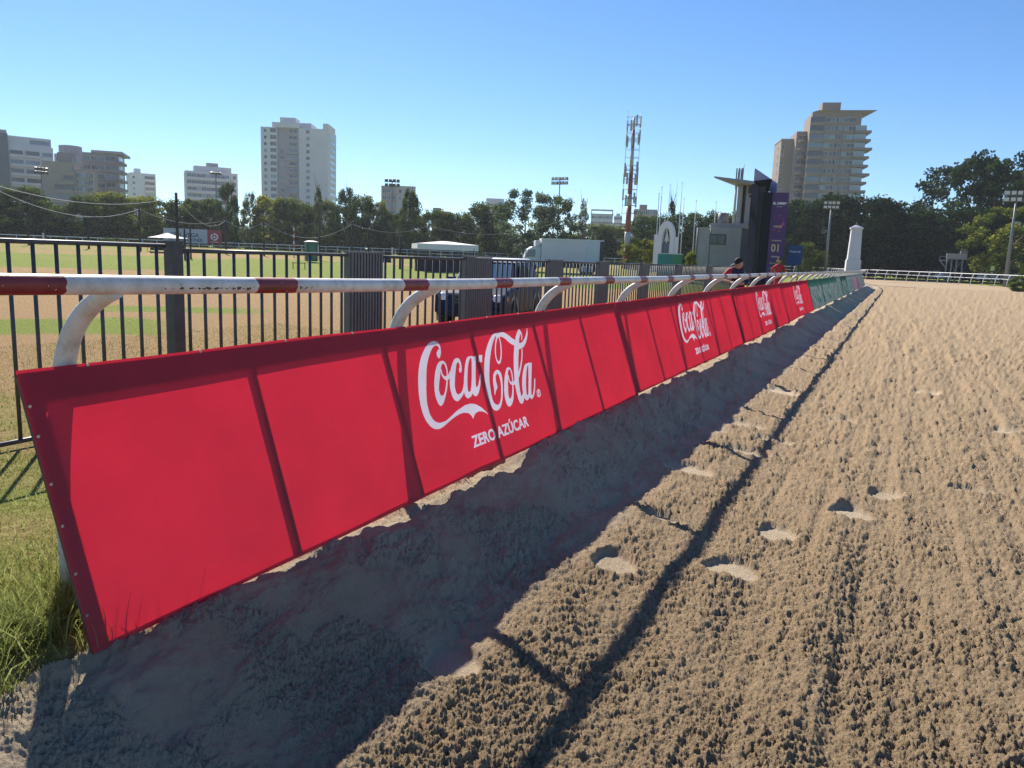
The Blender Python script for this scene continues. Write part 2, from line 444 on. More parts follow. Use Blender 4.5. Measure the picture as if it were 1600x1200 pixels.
# ------------------------------------------------------------------ running rail
def path(s, u, z):
    """point at distance s along the rail, u metres towards the track, height z"""
    if s < Y_C: return Vector((-2.3 + u, s, z))
    a = (s - Y_C) / R_IN; r = R_IN + u
    return Vector((-2.3 - R_IN + r * math.cos(a), Y_C + r * math.sin(a), z))
def rail_paint():
    m, t, b = nodes('worn_white_and_red_paint')
    at = N(t, 'ShaderNodeAttribute', attribute_name='along').outputs['Fac']
    co = coords(t)
    w = math_(t, 'MULTIPLY', math_(t, 'SUBTRACT', noise(t, 25, co, 3), 0.5), 0.035)
    ph = math_(t, 'FRACT', math_(t, 'DIVIDE', math_(t, 'ADD', math_(t, 'SUBTRACT', at, 1.32), w), 1.028))
    red = math_(t, 'LESS_THAN', ph, 0.225)
    white = ramp(t, noise(t, 9, co, 5, .7), [(0.3, (0.50, 0.46, 0.40)), (0.55, (0.72, 0.69, 0.64)), (0.75, (0.80, 0.79, 0.76))])
    redc = ramp(t, noise(t, 12, co, 5, .7), [(0.3, (0.16, 0.02, 0.022)), (0.7, (0.29, 0.04, 0.04))])
    chip = math_(t, 'GREATER_THAN', noise(t, 38, co, 4, .6), 0.66)
    redc = mixc(t, chip, redc, (0.62, 0.55, 0.50))
    c = mixc(t, red, white, redc)
    # rust freckles: random, dense along the scraped front line between 1.9 and 2.7 m
    d = N(t, 'ShaderNodeAttribute', attribute_name='scrape').outputs['Fac']
    n = noise(t, 55, co, 4, .65)
    r1 = math_(t, 'GREATER_THAN', math_(t, 'ADD', n, math_(t, 'MULTIPLY', d, 0.36)), 0.705)
    c = mixc(t, r1, c, (0.07, 0.04, 0.03))
    t.links.new(c, b.inputs['Base Color']); b.inputs['Roughness'].default_value = 0.42; b.inputs['Specular IOR Level'].default_value = 0.5
    bump(t, b, noise(t, 30, co, 5, .7), 0.25, 0.004)
    return m
RAILP = rail_paint()
POSTP = None
def post_paint():
    m, t, b = nodes('dusty_white_post_paint'); co = coords(t)
    c = ramp(t, noise(t, 11, co, 6, .7), [(0.28, (0.42, 0.36, 0.28)), (0.5, (0.66, 0.62, 0.56)), (0.75, (0.78, 0.76, 0.72))])
    r = math_(t, 'GREATER_THAN', noise(t, 45, co, 4, .6), 0.70)
    c = mixc(t, r, c, (0.16, 0.09, 0.06))
    t.links.new(c, b.inputs['Base Color']); b.inputs['Roughness'].default_value = 0.5
    bump(t, b, noise(t, 30, co, 5, .7), 0.35, 0.004); return m
POSTP = post_paint()
S_MAX = 165.0
rail = empty('running_rail', (-2.3, 0, 0), 0, 'long white running rail with red bands on curved posts beside the sand', 'rail')
ss = np.concatenate([np.arange(-3, 8, 0.1), np.arange(8, 30, 0.4), np.arange(30, S_MAX, 1.5)])
nseg = 20; RP = 0.0315; ZR = 1.43
Vv = []; al = []; sc = []
def zrail(s): return 1.405 + 0.056 * math.exp(-max(s - 1.5, -1.5) / 2.6) + 0.003 * math.sin(s * 1.3)
for s in ss:
    c0 = path(s, 0.02, zrail(s)); c1 = path(s + .01, 0.02, zrail(s)); d = (c1 - c0).normalized()
    a = d.cross(Vector((0, 0, 1))).normalized()
    for j in range(nseg):
        t = 2 * math.pi * j / nseg
        p = c0 + a * math.cos(t) * RP + Vector((0, 0, 1)) * math.sin(t) * RP
        Vv.append(p - Vector((-2.3, 0, 0))); al.append(s)
        k = math.exp(-((t - 2 * math.pi + 0.42) / 0.16) ** 2) if t > 3.2 else 0
        sc.append(k * float(sst(1.85, 2.0, s) * (1 - sst(2.62, 2.8, s))))
n = len(ss); q = np.array([(i * nseg + j, i * nseg + (j + 1) % nseg, (i + 1) * nseg + (j + 1) % nseg, (i + 1) * nseg + j) for i in range(n - 1) for j in range(nseg)])
link('pipe', big_mesh('pipe', np.array([tuple(v) for v in Vv]), q, RAILP, True, {'along': np.array(al), 'scrape': np.array(sc)}), rail)
# gooseneck post: origin on the pipe line above the foot
def gooseneck():
    m = MB(); pts = [Vector((-0.305, 0, -1.35)), Vector((-0.305, 0, -0.9)), Vector((-0.305, 0, -0.50))]
    P0, P1, P2, P3 = Vector((-0.305, 0, -0.50)), Vector((-0.30, 0, -0.20)), Vector((-0.20, 0, -0.09)), Vector((0.0, 0, -0.015))
    for i in range(1, 13):
        t = i / 12; pts.append(P0 * (1 - t) ** 3 + P1 * 3 * t * (1 - t) ** 2 + P2 * 3 * t * t * (1 - t) + P3 * t ** 3)
    m.tube(pts, [0.04] * 3 + [0.038 - 0.008 * i / 12 for i in range(12)], 14)
    return m.mesh('post', POSTP)
pm = gooseneck()
s = 1.76 - 2.02; k = 0
while s < S_MAX - 10 and k < 79:
    o = link('post', pm, rail); p = path(s, 0.02, zrail(s)); o.location = p - Vector((-2.3, 0, 0))
    o.rotation_euler = (R_(random.uniform(-.6, .6)), 0, max(0, (s - Y_C) / R_IN)); s += 2.02 + random.uniform(-.03, .03); k += 1
    if s > 3 and k < 40:
        pass

# ------------------------------------------------------------------ banners
def cloth_mat(name, col, tcol, tr=0.55, pattern=None):
    m = bpy.data.materials.new(name); m.use_nodes = True; t = m.node_tree
    t.nodes.remove(t.nodes['Principled BSDF']); co = coords(t)
    d = t.nodes.new('ShaderNodeBsdfDiffuse'); tl = t.nodes.new('ShaderNodeBsdfTranslucent'); gl = t.nodes.new('ShaderNodeBsdfGlossy')
    gl.inputs['Roughness'].default_value = 0.45; gl.inputs[0].default_value = (0.9, 0.9, 0.9, 1)
    f = noise(t, 2.2, co, 4, .6)
    def vary(c, a=0.14): return ramp(t, f, [(0.3, tuple(x * (1 - a) for x in c)), (0.7, tuple(min(1, x * (1 + a)) for x in c))])
    cd, ct = vary(col), vary(tcol, .08)
    if pattern: cd, ct = pattern(t, co, cd, ct)
    t.links.new(cd, d.inputs[0]); t.links.new(ct, tl.inputs[0])
    w = N(t, 'ShaderNodeTexWave'); w.inputs['Scale'].default_value = 260; w.inputs['Distortion'].default_value = 0.4; t.links.new(co, w.inputs[0])
    bp = N(t, 'ShaderNodeBump'); bp.inputs['Strength'].default_value = 0.12; bp.inputs['Distance'].default_value = 0.002
    t.links.new(math_(t, 'ADD', math_(t, 'MULTIPLY', w.outputs['Fac'], .15), noise(t, 14, co, 4)), bp.inputs['Height'])
    for x in (d, tl, gl): t.links.new(bp.outputs[0], x.inputs['Normal'])
    a = t.nodes.new('ShaderNodeMixShader'); a.inputs[0].default_value = tr
    t.links.new(d.outputs[0], a.inputs[1]); t.links.new(tl.outputs[0], a.inputs[2])
    b2 = t.nodes.new('ShaderNodeMixShader'); b2.inputs[0].default_value = 0.035
    t.links.new(a.outputs[0], b2.inputs[1]); t.links.new(gl.outputs[0], b2.inputs[2])
    t.links.new(b2.outputs[0], t.nodes['Material Output'].inputs[0]); return m
RED = cloth_mat('red_banner_fabric', (0.62, 0.018, 0.045), (0.70, 0.018, 0.045), .52)
WHITEINK = cloth_mat('white_print_on_fabric', (0.86, 0.84, 0.92), (0.75, 0.68, 0.85), .5)
SLANT = math.hypot(0.305, 0.895)
LOGO = '''
[["P",[[2.4847,0.2157],[2.4686,0.2056],[2.4686,0.1865],[2.4867,0.1693],[2.5099,0.1593],[2.5029,0.1441],[2.4817,0.135],[2.4333,0.1512],[2.3799,0.1926],[2.3335,0.243],[2.2952,0.3054],[2.2569,0.3851],[2.2338,0.4546],[2.2327,0.5141],[2.2509,0.5564],[2.2892,0.5816],[2.3305,0.5886],[2.3778,0.5867],[2.4434,0.5715],[2.514,0.5524],[2.5815,0.5403],[2.643,0.5312],[2.7126,0.5343],[2.77,0.5504],[2.8224,0.5786],[2.8557,0.6058],[2.8809,0.632],[2.8516,0.6149],[2.8113,0.5997],[2.766,0.5958],[2.7216,0.6028],[2.6874,0.627],[2.6752,0.6048],[2.652,0.5877],[2.6127,0.5766],[2.5644,0.5736],[2.5008,0.5786],[2.4333,0.5917],[2.3668,0.6078],[2.3164,0.6169],[2.2609,0.6159],[2.2156,0.5958],[2.1813,0.5534],[2.1652,0.4969],[2.1692,0.4264],[2.1914,0.3468],[2.2277,0.2732],[2.2781,0.2067],[2.3355,0.1583],[2.403,0.1209],[2.4545,0.1089],[2.4888,0.1098],[2.517,0.123],[2.5281,0.1482],[2.523,0.1754],[2.5069,0.1996]]],["R",[[2.5069,0.2328],[2.4666,0.2389],[2.4243,0.2661],[2.3859,0.3105],[2.3547,0.3629],[2.3385,0.4153],[2.3396,0.4587],[2.3517,0.4869],[2.3688,0.4939],[2.4011,0.4808],[2.4393,0.4485],[2.4767,0.4103],[2.5119,0.3579],[2.5351,0.3105],[2.5442,0.2732],[2.5371,0.25],[2.523,0.2379]],[[2.5049,0.251],[2.4797,0.2661],[2.4545,0.3004],[2.4202,0.3468],[2.392,0.3921],[2.3889,0.4224],[2.4061,0.4385],[2.4384,0.4264],[2.4767,0.3851],[2.5038,0.3447],[2.522,0.3084],[2.5271,0.2712],[2.517,0.256]]],["K",[[2.4676,0.2832,0.0131],[2.4656,0.3084,0.0151],[2.4747,0.3296,0.0181],[2.4928,0.3407,0.0242],[2.516,0.3407,0.0272],[2.5401,0.3336,0.0232],[2.5653,0.3145,0.0212]],0],["P",[[2.6783,0.3296],[2.6682,0.3205],[2.6732,0.3044],[2.6893,0.2923],[2.6944,0.2742],[2.6823,0.2631],[2.6601,0.2732],[2.6298,0.3095],[2.6007,0.3508],[2.5775,0.3921],[2.5694,0.4294],[2.5775,0.4485],[2.5966,0.4566],[2.6248,0.4506],[2.655,0.4324],[2.6893,0.3951],[2.6994,0.4092],[2.6712,0.4446],[2.637,0.4687],[2.5805,0.4929],[2.5533,0.4929],[2.5271,0.4778],[2.5149,0.4415],[2.521,0.3911],[2.5432,0.3438],[2.5714,0.3024],[2.6157,0.2621],[2.652,0.2399],[2.6833,0.2358],[2.7075,0.243],[2.7165,0.2671],[2.7105,0.2994],[2.6954,0.3216]]],["R",[[2.8527,0.2399],[2.8083,0.2469],[2.763,0.2853],[2.7165,0.3457],[2.6802,0.4062],[2.6622,0.4556],[2.6692,0.4869],[2.6913,0.495],[2.7216,0.4909],[2.7508,0.4758],[2.7861,0.4274],[2.8284,0.3457],[2.8617,0.2823],[2.8809,0.2469]],[[2.8476,0.253],[2.8053,0.2832],[2.7639,0.3387],[2.7276,0.3992],[2.7115,0.4465],[2.7226,0.4596],[2.7458,0.4485],[2.7851,0.3942],[2.8284,0.3195],[2.8557,0.2682]]],["P",[[2.8677,0.249],[2.894,0.249],[2.9212,0.25],[2.8879,0.3054],[2.8476,0.375],[2.8214,0.4294],[2.8264,0.4425],[2.8527,0.4294],[2.8829,0.4002],[2.9061,0.372],[2.9181,0.374],[2.8869,0.4213],[2.8425,0.4687],[2.8073,0.4919],[2.7791,0.495],[2.7599,0.4798],[2.7558,0.4496],[2.7882,0.3942],[2.8395,0.3004]]],["Q",[[2.9665,0.246],[3.0099,0.248],[2.9837,0.2923],[2.9333,0.2913]]],["P",[[3.3052,0.127],[3.276,0.1209],[3.2105,0.135],[3.1299,0.1824],[3.0573,0.2439],[2.9937,0.3266],[2.9524,0.4103],[2.9322,0.4889],[2.9383,0.5634],[2.9605,0.6078],[2.9978,0.6249],[3.0492,0.6189],[3.0976,0.5886],[3.147,0.5272],[3.1833,0.4556],[3.1964,0.4042],[3.1833,0.378],[3.1551,0.3679],[3.1218,0.372],[3.0855,0.3942],[3.0582,0.4324],[3.0441,0.4748],[3.0291,0.5252],[3.0613,0.5],[3.0936,0.4798],[3.0966,0.4596],[3.0966,0.4374],[3.1097,0.4083],[3.1429,0.3911],[3.159,0.4103],[3.1571,0.4526],[3.1329,0.51],[3.0996,0.5584],[3.0684,0.5847],[3.033,0.5897],[3.0008,0.5776],[2.9847,0.5493],[2.9857,0.504],[3.0048,0.4395],[3.0402,0.3699],[3.0936,0.2923],[3.1551,0.2228],[3.2155,0.1704],[3.2629,0.1431],[3.3032,0.1411]]],["K",[[3.2961,0.1361,0.0232],[3.2518,0.1734,0.0141],[3.2155,0.2208,0.0141],[3.1903,0.2721,0.0141],[3.1883,0.3064,0.0151],[3.2024,0.3216,0.0212],[3.2307,0.3155,0.0162],[3.267,0.2802,0.0141],[3.2931,0.2358,0.0141],[3.3093,0.1905,0.0151],[3.3083,0.1542,0.0162],[3.2992,0.1361,0.0192]],0],["P",[[3.2871,0.13],[3.3244,0.122],[3.3678,0.1209],[3.4131,0.1311],[3.4625,0.1522],[3.5018,0.1754],[3.5401,0.1935],[3.5159,0.2278],[3.4695,0.2157],[3.4232,0.1905],[3.3849,0.1663],[3.3415,0.1532],[3.2941,0.1482]]],["P",[[3.5844,0.2197],[3.6217,0.2197],[3.6691,0.2087],[3.7185,0.1835],[3.7599,0.1532],[3.7931,0.1189],[3.777,0.1623],[3.7336,0.2056],[3.6782,0.2409],[3.6167,0.2591],[3.5592,0.2571]]],["K",[[3.6459,0.1401,0.0353],[3.5985,0.1744,0.0453],[3.5401,0.243,0.0615],[3.4796,0.3256,0.0645],[3.4272,0.4163,0.0625],[3.3909,0.4989,0.0615],[3.3758,0.5685,0.0585],[3.3819,0.6078,0.0555],[3.411,0.6058,0.0403],[3.4484,0.5796,0.0232]],0],["K",[[3.648,0.1361,0.0323],[3.6681,0.1502,0.0222],[3.6691,0.1713,0.0141],[3.652,0.1965,0.0111]],0],["K",[[3.6157,0.2671,0.0141],[3.5754,0.3276,0.0151],[3.5179,0.387,0.0171],[3.4494,0.4425,0.0232]],0],["R",[[3.3304,0.369],[3.2922,0.376],[3.2437,0.4173],[3.1984,0.4737],[3.1681,0.5312],[3.1581,0.5826],[3.1692,0.6169],[3.1964,0.628],[3.2307,0.6179],[3.275,0.5856],[3.3153,0.5282],[3.3456,0.4698],[3.3637,0.4163],[3.3567,0.382]],[[3.3294,0.3851],[3.3052,0.3972],[3.279,0.4374],[3.2468,0.4959],[3.2205,0.5463],[3.2196,0.5736],[3.2377,0.5756],[3.273,0.5534],[3.3052,0.5111],[3.3335,0.4596],[3.3476,0.4143],[3.3435,0.3901]]],["K",[[3.2922,0.4274,0.0141],[3.2871,0.4536,0.0162],[3.3002,0.4758,0.0192],[3.3244,0.4839,0.0232],[3.3506,0.4848,0.0222],[3.3858,0.4667,0.0192]],0],["R",[[3.6429,0.374],[3.6046,0.376],[3.5622,0.4002],[3.5179,0.4435],[3.4725,0.502],[3.4484,0.5554],[3.4453,0.6028],[3.4746,0.626],[3.5088,0.621],[3.5451,0.5937],[3.6137,0.4798],[3.6732,0.381]],[[3.6419,0.3881],[3.6066,0.4133],[3.5592,0.4728],[3.5199,0.5332],[3.4998,0.5786],[3.5068,0.5917],[3.528,0.5826],[3.5694,0.5232],[3.6066,0.4626],[3.6459,0.4012]]],["P",[[3.657,0.379],[3.6882,0.378],[3.7125,0.38],[3.6711,0.4455],[3.6126,0.5292],[3.5774,0.5907],[3.5835,0.6038],[3.6096,0.5907],[3.648,0.5504],[3.6873,0.498],[3.7024,0.5],[3.655,0.5685],[3.6107,0.6119],[3.5653,0.629],[3.5411,0.6179],[3.53,0.5917],[3.5976,0.4778]]],["K",[[3.7115,0.5806,0.0111],[3.6812,0.5886,0.009],[3.6681,0.6038,0.0081],[3.6691,0.6199,0.009],[3.6873,0.629,0.0101],[3.7155,0.6229,0.009],[3.7286,0.6078,0.009],[3.7276,0.5897,0.009],[3.7115,0.5806,0.0111]],0],["K",[[3.6792,0.6179,0.0071],[3.6933,0.5947,0.0071],[3.7125,0.5947,0.0071],[3.7104,0.6048,0.0071],[3.6893,0.6068,0.0071],[3.7024,0.6219,0.0071]],0]]
'''
import json
def catmull(P, k=6, closed=True):
    P = np.array(P, float); n = len(P); out = []
    for i in range(n if closed else n - 1):
        if closed: a, b, c, d = P[i - 1], P[i], P[(i + 1) % n], P[(i + 2) % n]
        else: a, b, c, d = P[max(i - 1, 0)], P[i], P[i + 1], P[min(i + 2, n - 1)]
        for j in range(k):
            t = j / k; out.append(0.5 * ((2 * b) + (-a + c) * t + (2 * a - 5 * b + 4 * c - d) * t * t + (-a + 3 * b - 3 * c + d) * t ** 3))
    if not closed: out.append(P[-1])
    return np.array(out)
def inside(poly, x, y):
    c = np.zeros(x.shape, bool); n = len(poly); x0, y0 = poly.min(0); x1, y1 = poly.max(0)
    m = (x >= x0) & (x <= x1) & (y >= y0) & (y <= y1)
    if not m.any(): return c
    xs = x[m]; ys = y[m]; cc = np.zeros(xs.shape, bool)
    for i in range(n):
        ax, ay = poly[i]; bx, by = poly[(i + 1) % n]
        if ay == by: continue
        cc ^= ((ay > ys) != (by > ys)) & (xs < (bx - ax) * (ys - ay) / (by - ay) + ax)
    c[m] = cc; return c
def sharp(P):       # smooth but keep tips: light smoothing
    return catmull(P, 5, True)
def text_tris(txt, size, bold=0.0, sx=1.0, space=1.0):
    cu = bpy.data.curves.new('t', 'FONT'); cu.body = txt; cu.size = size; cu.offset = bold; cu.align_x = 'CENTER'; cu.align_y = 'CENTER'; cu.space_character = space
    cu.resolution_u = 3
    ob = bpy.data.objects.new('t', cu); COL.objects.link(ob); C.view_layer.update()
    me = bpy.data.meshes.new_from_object(ob.evaluated_get(C.evaluated_depsgraph_get())); me.calc_loop_triangles()
    co = np.array([v.co[:2] for v in me.vertices]) * np.array([sx, 1.0]); tr = [[co[i] for i in t.vertices] for t in me.loop_triangles]
    bpy.data.objects.remove(ob); bpy.data.curves.remove(cu); bpy.data.meshes.remove(me); return np.array(tr)
def in_tris(tr, x, y):
    c = np.zeros(x.shape, bool)
    for t in tr:
        m = (x >= t[:, 0].min()) & (x <= t[:, 0].max()) & (y >= t[:, 1].min()) & (y <= t[:, 1].max())
        if not m.any(): continue
        xs = x[m]; ys = y[m]; d = []
        for i in range(3):
            a = t[i]; b = t[(i + 1) % 3]; d.append((b[0] - a[0]) * (ys - a[1]) - (b[1] - a[1]) * (xs - a[0]))
        d = np.array(d); c[m] |= (d >= 0).all(0) | (d <= 0).all(0)
    return c
SHAPES = json.loads(LOGO)
ZERO = text_tris('ZERO AZÚCAR', 0.098, 0.0035, 1.0, 1.02)
zw = ZERO[:, :, 0].max() - ZERO[:, :, 0].min(); ZERO *= 1.008; ZERO[:, :, 0] *= 0.80 / zw
zh = ZERO[:, :, 1].max() - ZERO[:, :, 1].min()
def logo_mask(x, y):
    """x along the banner from its start, y down the cloth; True where the print is white"""
    c = np.zeros(x.shape, bool)
    for s in SHAPES:
        if s[0] == 'P': c |= inside(sharp(s[1]), x, y)
        elif s[0] == 'Q': c |= inside(np.array(s[1]), x, y)
        elif s[0] == 'R': c |= inside(sharp(s[1]), x, y) & ~inside(sharp(s[2]), x, y)
        else:
            P = catmull(s[1], 6, False); pts = P[:, :2]; w = P[:, 2] / 2
            for i in range(len(pts) - 1):
                a, b = pts[i], pts[i + 1]; wm = max(w[i], w[i + 1]) + .002
                m = (x > min(a[0], b[0]) - wm) & (x < max(a[0], b[0]) + wm) & (y > min(a[1], b[1]) - wm) & (y < max(a[1], b[1]) + wm)
                if not m.any(): continue
                ab = b - a; L = ab @ ab + 1e-12
                t = np.clip(((x[m] - a[0]) * ab[0] + (y[m] - a[1]) * ab[1]) / L, 0, 1)
                dd = np.hypot(x[m] - a[0] - t * ab[0], y[m] - a[1] - t * ab[1]); c[m] |= dd < (w[i] + (w[i + 1] - w[i]) * t)
    c |= in_tris(ZERO, x - 3.008, -(y - 0.768))
    return c
def cloth_point(s, t, seed):
    """vectorised point on the cloth: s along the rail, t down from the top edge"""
    v = t / SLANT
    u = -0.195 + 0.305 * v; z = 1.18 - 0.895 * v
    v_ = v
    wob = 0.004 * (fbm(s * 3.2 + v_ * 1.4, v_ * 5 - s * 1.1, seed + 5, 3) - 0.5) * np.sin(np.pi * np.clip(v, 0, 1)) + 0.010 * (fbm(s * 0.9 + seed, v * 1.3, seed, 3) - 0.5) * np.sin(np.pi * np.clip(v, 0, 1)) * 2 + 0.012 * (fbm(s * 1.5, v * 0 + seed, seed + 3, 2) - .5) * v
    z = z + 0.010 * np.sin((s - 1.5) * math.pi * 2 / 1.96) * (v - .5) * 0.5 + 0.035 * (fbm(s * 0.5, s * 0 + 2, seed + 9, 2) - 0.5) * v
    u = u + wob
    x = np.where(s < Y_C, -2.3 + u, -2.3 - R_IN + (R_IN + u) * np.cos((s - Y_C) / R_IN))
    y = np.where(s < Y_C, s, Y_C + (R_IN + u) * np.sin((s - Y_C) / R_IN))
    return x, y, z
WOOD = paint('dark_batten_timber', (0.16, 0.09, 0.07), 0.8, 0.2, 8)
STEEL = paint('galvanised_steel', (0.45, 0.46, 0.48), 0.35, 0.15, 20, 0.8)
def eyelet_mesh():
    m = MB(); n = 12
    m.tube([(0, 0, 0), (0.003, 0, 0)], 0.0055, n); return m.mesh('eyelet', STEEL)
EYE_ME = eyelet_mesh()
def banner(s0, L, label, mats, seed, logo=False, fine=False, group=None, name='advertising_banner', flip=False):
    org = path(s0, -0.195, 1.18)
    root = empty(name, org, 0, label, 'banner', group)
    if fine:
        s1 = np.concatenate([np.linspace(0, 2.12, 60), np.arange(2.13, 3.98, 0.0035), np.linspace(4.0, L, 60)]); t1 = np.concatenate([np.linspace(0, 0.09, 8), np.arange(0.094, 0.845, 0.0035), np.linspace(0.85, SLANT, 10)])
    elif logo:
        s1 = np.concatenate([np.linspace(0, 2.1, 16), np.arange(2.12, 3.98, 0.008), np.linspace(4.0, L, 16)]); t1 = np.concatenate([[0, .05], np.arange(0.094, 0.845, 0.0065), [.88, .93, SLANT]])
    else:
        s1 = np.linspace(0, L, 60); t1 = np.linspace(0, SLANT, 12)
    S, T = np.meshgrid(s1, t1, indexing='ij'); I = np.arange(S.size).reshape(S.shape)
    x, y, z = cloth_point(S + s0, T, seed)
    V = np.column_stack([x.ravel() - org.x, y.ravel() - org.y, z.ravel() - org.z])
    q = np.stack([I[:-1, :-1], I[:-1, 1:], I[1:, 1:], I[1:, :-1]], -1).reshape(-1, 4)
    mi = None
    if logo:
        sc_ = (S[:-1, :-1] + S[1:, 1:]) / 2; tc = (T[:-1, :-1] + T[1:, 1:]) / 2
        mi = logo_mask(sc_.ravel(), tc.ravel()).astype(int)
    link('fabric', big_mesh('fabric', V, q, mats, True, None, mi), root)
    # battens and the folded hem boards behind the cloth
    def strip(nm, pts, half, th, mat_=WOOD):
        """flat board on the back of the cloth through (s, t) points"""
        m = MB()
        for (sa, ta, sb, tb) in pts:
            n = max(2, int(abs(sb - sa) / 0.5) + 2); ring = []
            for i in range(n):
                f = i / (n - 1); s_, t_ = sa + (sb - sa) * f, ta + (tb - ta) * f
                d = np.array([sb - sa, tb - ta]); d = d / np.linalg.norm(d); nn = np.array([-d[1], d[0]])
                hw = half if not callable(half) else half(f)
                for w_ in (-hw, hw):
                    for dep in (0.004, 0.004 + th):
                        X, Y, Z = cloth_point(np.array([s0 + s_ + nn[0] * w_]), np.array([t_ + nn[1] * w_]), seed)
                        ring.append((X[0] - dep * 0.95 - org.x, Y[0] - org.y, Z[0] - dep * 0.32 - org.z))
            k = len(m.v); m.v += ring
            for i in range(n - 1):
                a = k + i * 4; b = a + 4
                for (p, r) in ((0, 1), (1, 3), (3, 2), (2, 0)):
                    m.f.append((a + p, a + r, b + r, b + p)); m.m.append(0); m.sm.append(False)
            for a in (k, k + (n - 1) * 4): m.f.append((a, a + 1, a + 3, a + 2)); m.m.append(0); m.sm.append(False)
        return m.build(nm, mat_, root)
    strip('top_board', [(0.01, 0.058, L - 0.01, 0.036)], (lambda f: 0.056 - 0.022 * f), 0.012)
    strip('bottom_hem', [(0.005, SLANT - 0.014, L - 0.005, SLANT - 0.014)], 0.012, 0.003, mats[0])
    nb = int(L / 0.98)
    for i in range(nb + 1):
        w_ = 0.0155 if 0 < i < nb else 0.030
        sx_ = min(max(0.036, 0.02 + i * (L - 0.06) / nb), L - 0.036)
        strip('batten', [(sx_, 0.02, sx_ + random.uniform(-.02, .02), SLANT - 0.01)], w_, 0.018)
    if logo:
        for i in range(12 if fine else 6):
            e = link('eyelet', EYE_ME, root); s_ = (i + .5) * L / (12 if fine else 6)
            X, Y, Z = cloth_point(np.array([s0 + s_]), np.array([0.006]), seed); e.location = (X[0] - org.x, Y[0] - org.y, Z[0] - org.z)
        if fine:
            for t_ in (0.12, .22, .38, .52, .68, .82):
                e = link('eyelet', EYE_ME, root); X, Y, Z = cloth_point(np.array([s0 + .012]), np.array([t_]), seed); e.location = (X[0] - org.x, Y[0] - org.y, Z[0] - org.z)
    return root
gr = 'red soft drink banners along the rail'
banner(1.532, 5.92, 'nearest red banner with white script lettering, largest in the foreground', [RED, WHITEINK], 3, True, True, gr)
banner(7.46, 5.98, 'second red lettered banner, joined to the far end of the big nearest one', [RED, WHITEINK], 8, True, False, gr)
banner(13.45, 5.98, 'third red lettered banner from the camera, below the bending man', [RED, WHITEINK], 12, True, False, gr)
banner(19.44, 6.12, 'farthest and smallest red lettered banner, next to the green ones', [RED, WHITEINK], 17, True, False, gr)
def streaks(base2, lo=.42, hi=.62, sc=7.0):
    def f(t, co, cd, ct):
        mp = N(t, 'ShaderNodeMapping'); mp.inputs['Scale'].default_value = (1, 1.5, 0.35); t.links.new(co, mp.inputs[0])
        n = noise(t, sc, mp.outputs[0], 2, .5)
        sx = t.nodes.new('ShaderNodeSeparateXYZ'); t.links.new(co, sx.inputs[0])
        band = math_(t, 'LESS_THAN', sx.outputs[2], -0.22)
        k = math_(t, 'MULTIPLY', math_(t, 'GREATER_THAN', n, 0.5), band)
        return mixc(t, k, cd, base2), mixc(t, k, ct, base2)
    return f
GREEN = cloth_mat('green_banner_print', (0.06, 0.22, 0.15), (0.04, 0.13, 0.09), .3, streaks((0.42, 0.44, 0.44)))
GREY = cloth_mat('pale_grey_banner_print', (0.36, 0.42, 0.42), (0.2, 0.24, 0.24), .3, streaks((0.12, 0.25, 0.2), .42, .62, 3))
PINK = cloth_mat('pale_banner_with_pink_print', (0.42, 0.42, 0.42), (0.22, 0.2, 0.2), .3, streaks((0.45, 0.16, 0.24), sc=5))
DGREEN = cloth_mat('dark_green_banner_print', (0.03, 0.13, 0.09), (0.03, 0.1, 0.07), .3, streaks((0.3, 0.36, 0.34), sc=5))
g2 = 'faded sponsor banners before the bend'
banner(25.6, 4.2, 'green banner with white print directly beyond the last red banner', [GREEN], 21, group=g2)
banner(29.93, 7.6, 'long green banner with white print, second past the red ones', [GREEN], 22, group=g2)
banner(37.62, 2.6, 'plain pale grey banner between two green ones', [GREY], 23, group=g2)
banner(40.34, 4.4, 'short dark green banner framed by pale grey ones', [DGREEN], 24, group=g2)
banner(44.87, 4.6, 'pale grey banner just before the pink printed ones', [GREY], 25, group=g2)
banner(49.6, 5.6, 'pale banner with pink print, nearer of the two', [PINK], 26, group=g2)
banner(55.33, 5.6, 'pale banner with pink print, farther of the two', [PINK], 27, group=g2)
banner(61.06, 6.5, 'last pale banner where the rail starts to bend', [GREY], 28, group=g2)

# ------------------------------------------------------------------ steel fence behind the rail
FX = -5.2
FSTEEL = paint('dark_grey_fence_paint', (0.085, 0.09, 0.095), 0.45, 0.2, 15, 0.2)
FRIB = paint('grey_green_ribbed_steel', (0.16, 0.175, 0.165), 0.5, 0.12, 9, 0.1)
fence = empty('steel_bar_fence', (FX, 0, 0.2), 0, 'dark grey steel bar fence with wide ribbed posts behind the red banners', 'fence')
def panel(y0, y1, ztop, zbot=0.245):
    m = MB(); n = max(2, int(round((y1 - y0) / 0.164)))
    m.tube([(0, y0, ztop - .2), (0, y1, ztop - .2)], 0.017, 8); m.tube([(0, y0, zbot - .2), (0, y1, zbot - .2)], 0.017, 8)
    for i in range(n):
        y = y0 + (i + .5) * (y1 - y0) / n
        m.tube([(0, y, zbot - .2), (0, y, ztop - .2)], 0.0145, 6)
    m.build('panel', FSTEEL, fence)
def post(y, ztop, w=.045):
    m = MB(); m.box(-w, w, y - w, y + w, -0.3, ztop - 0.2); m.box(-w - .006, w + .006, y - w - .006, y + w + .006, ztop - .2, ztop - .185); m.build('post', FSTEEL, fence)
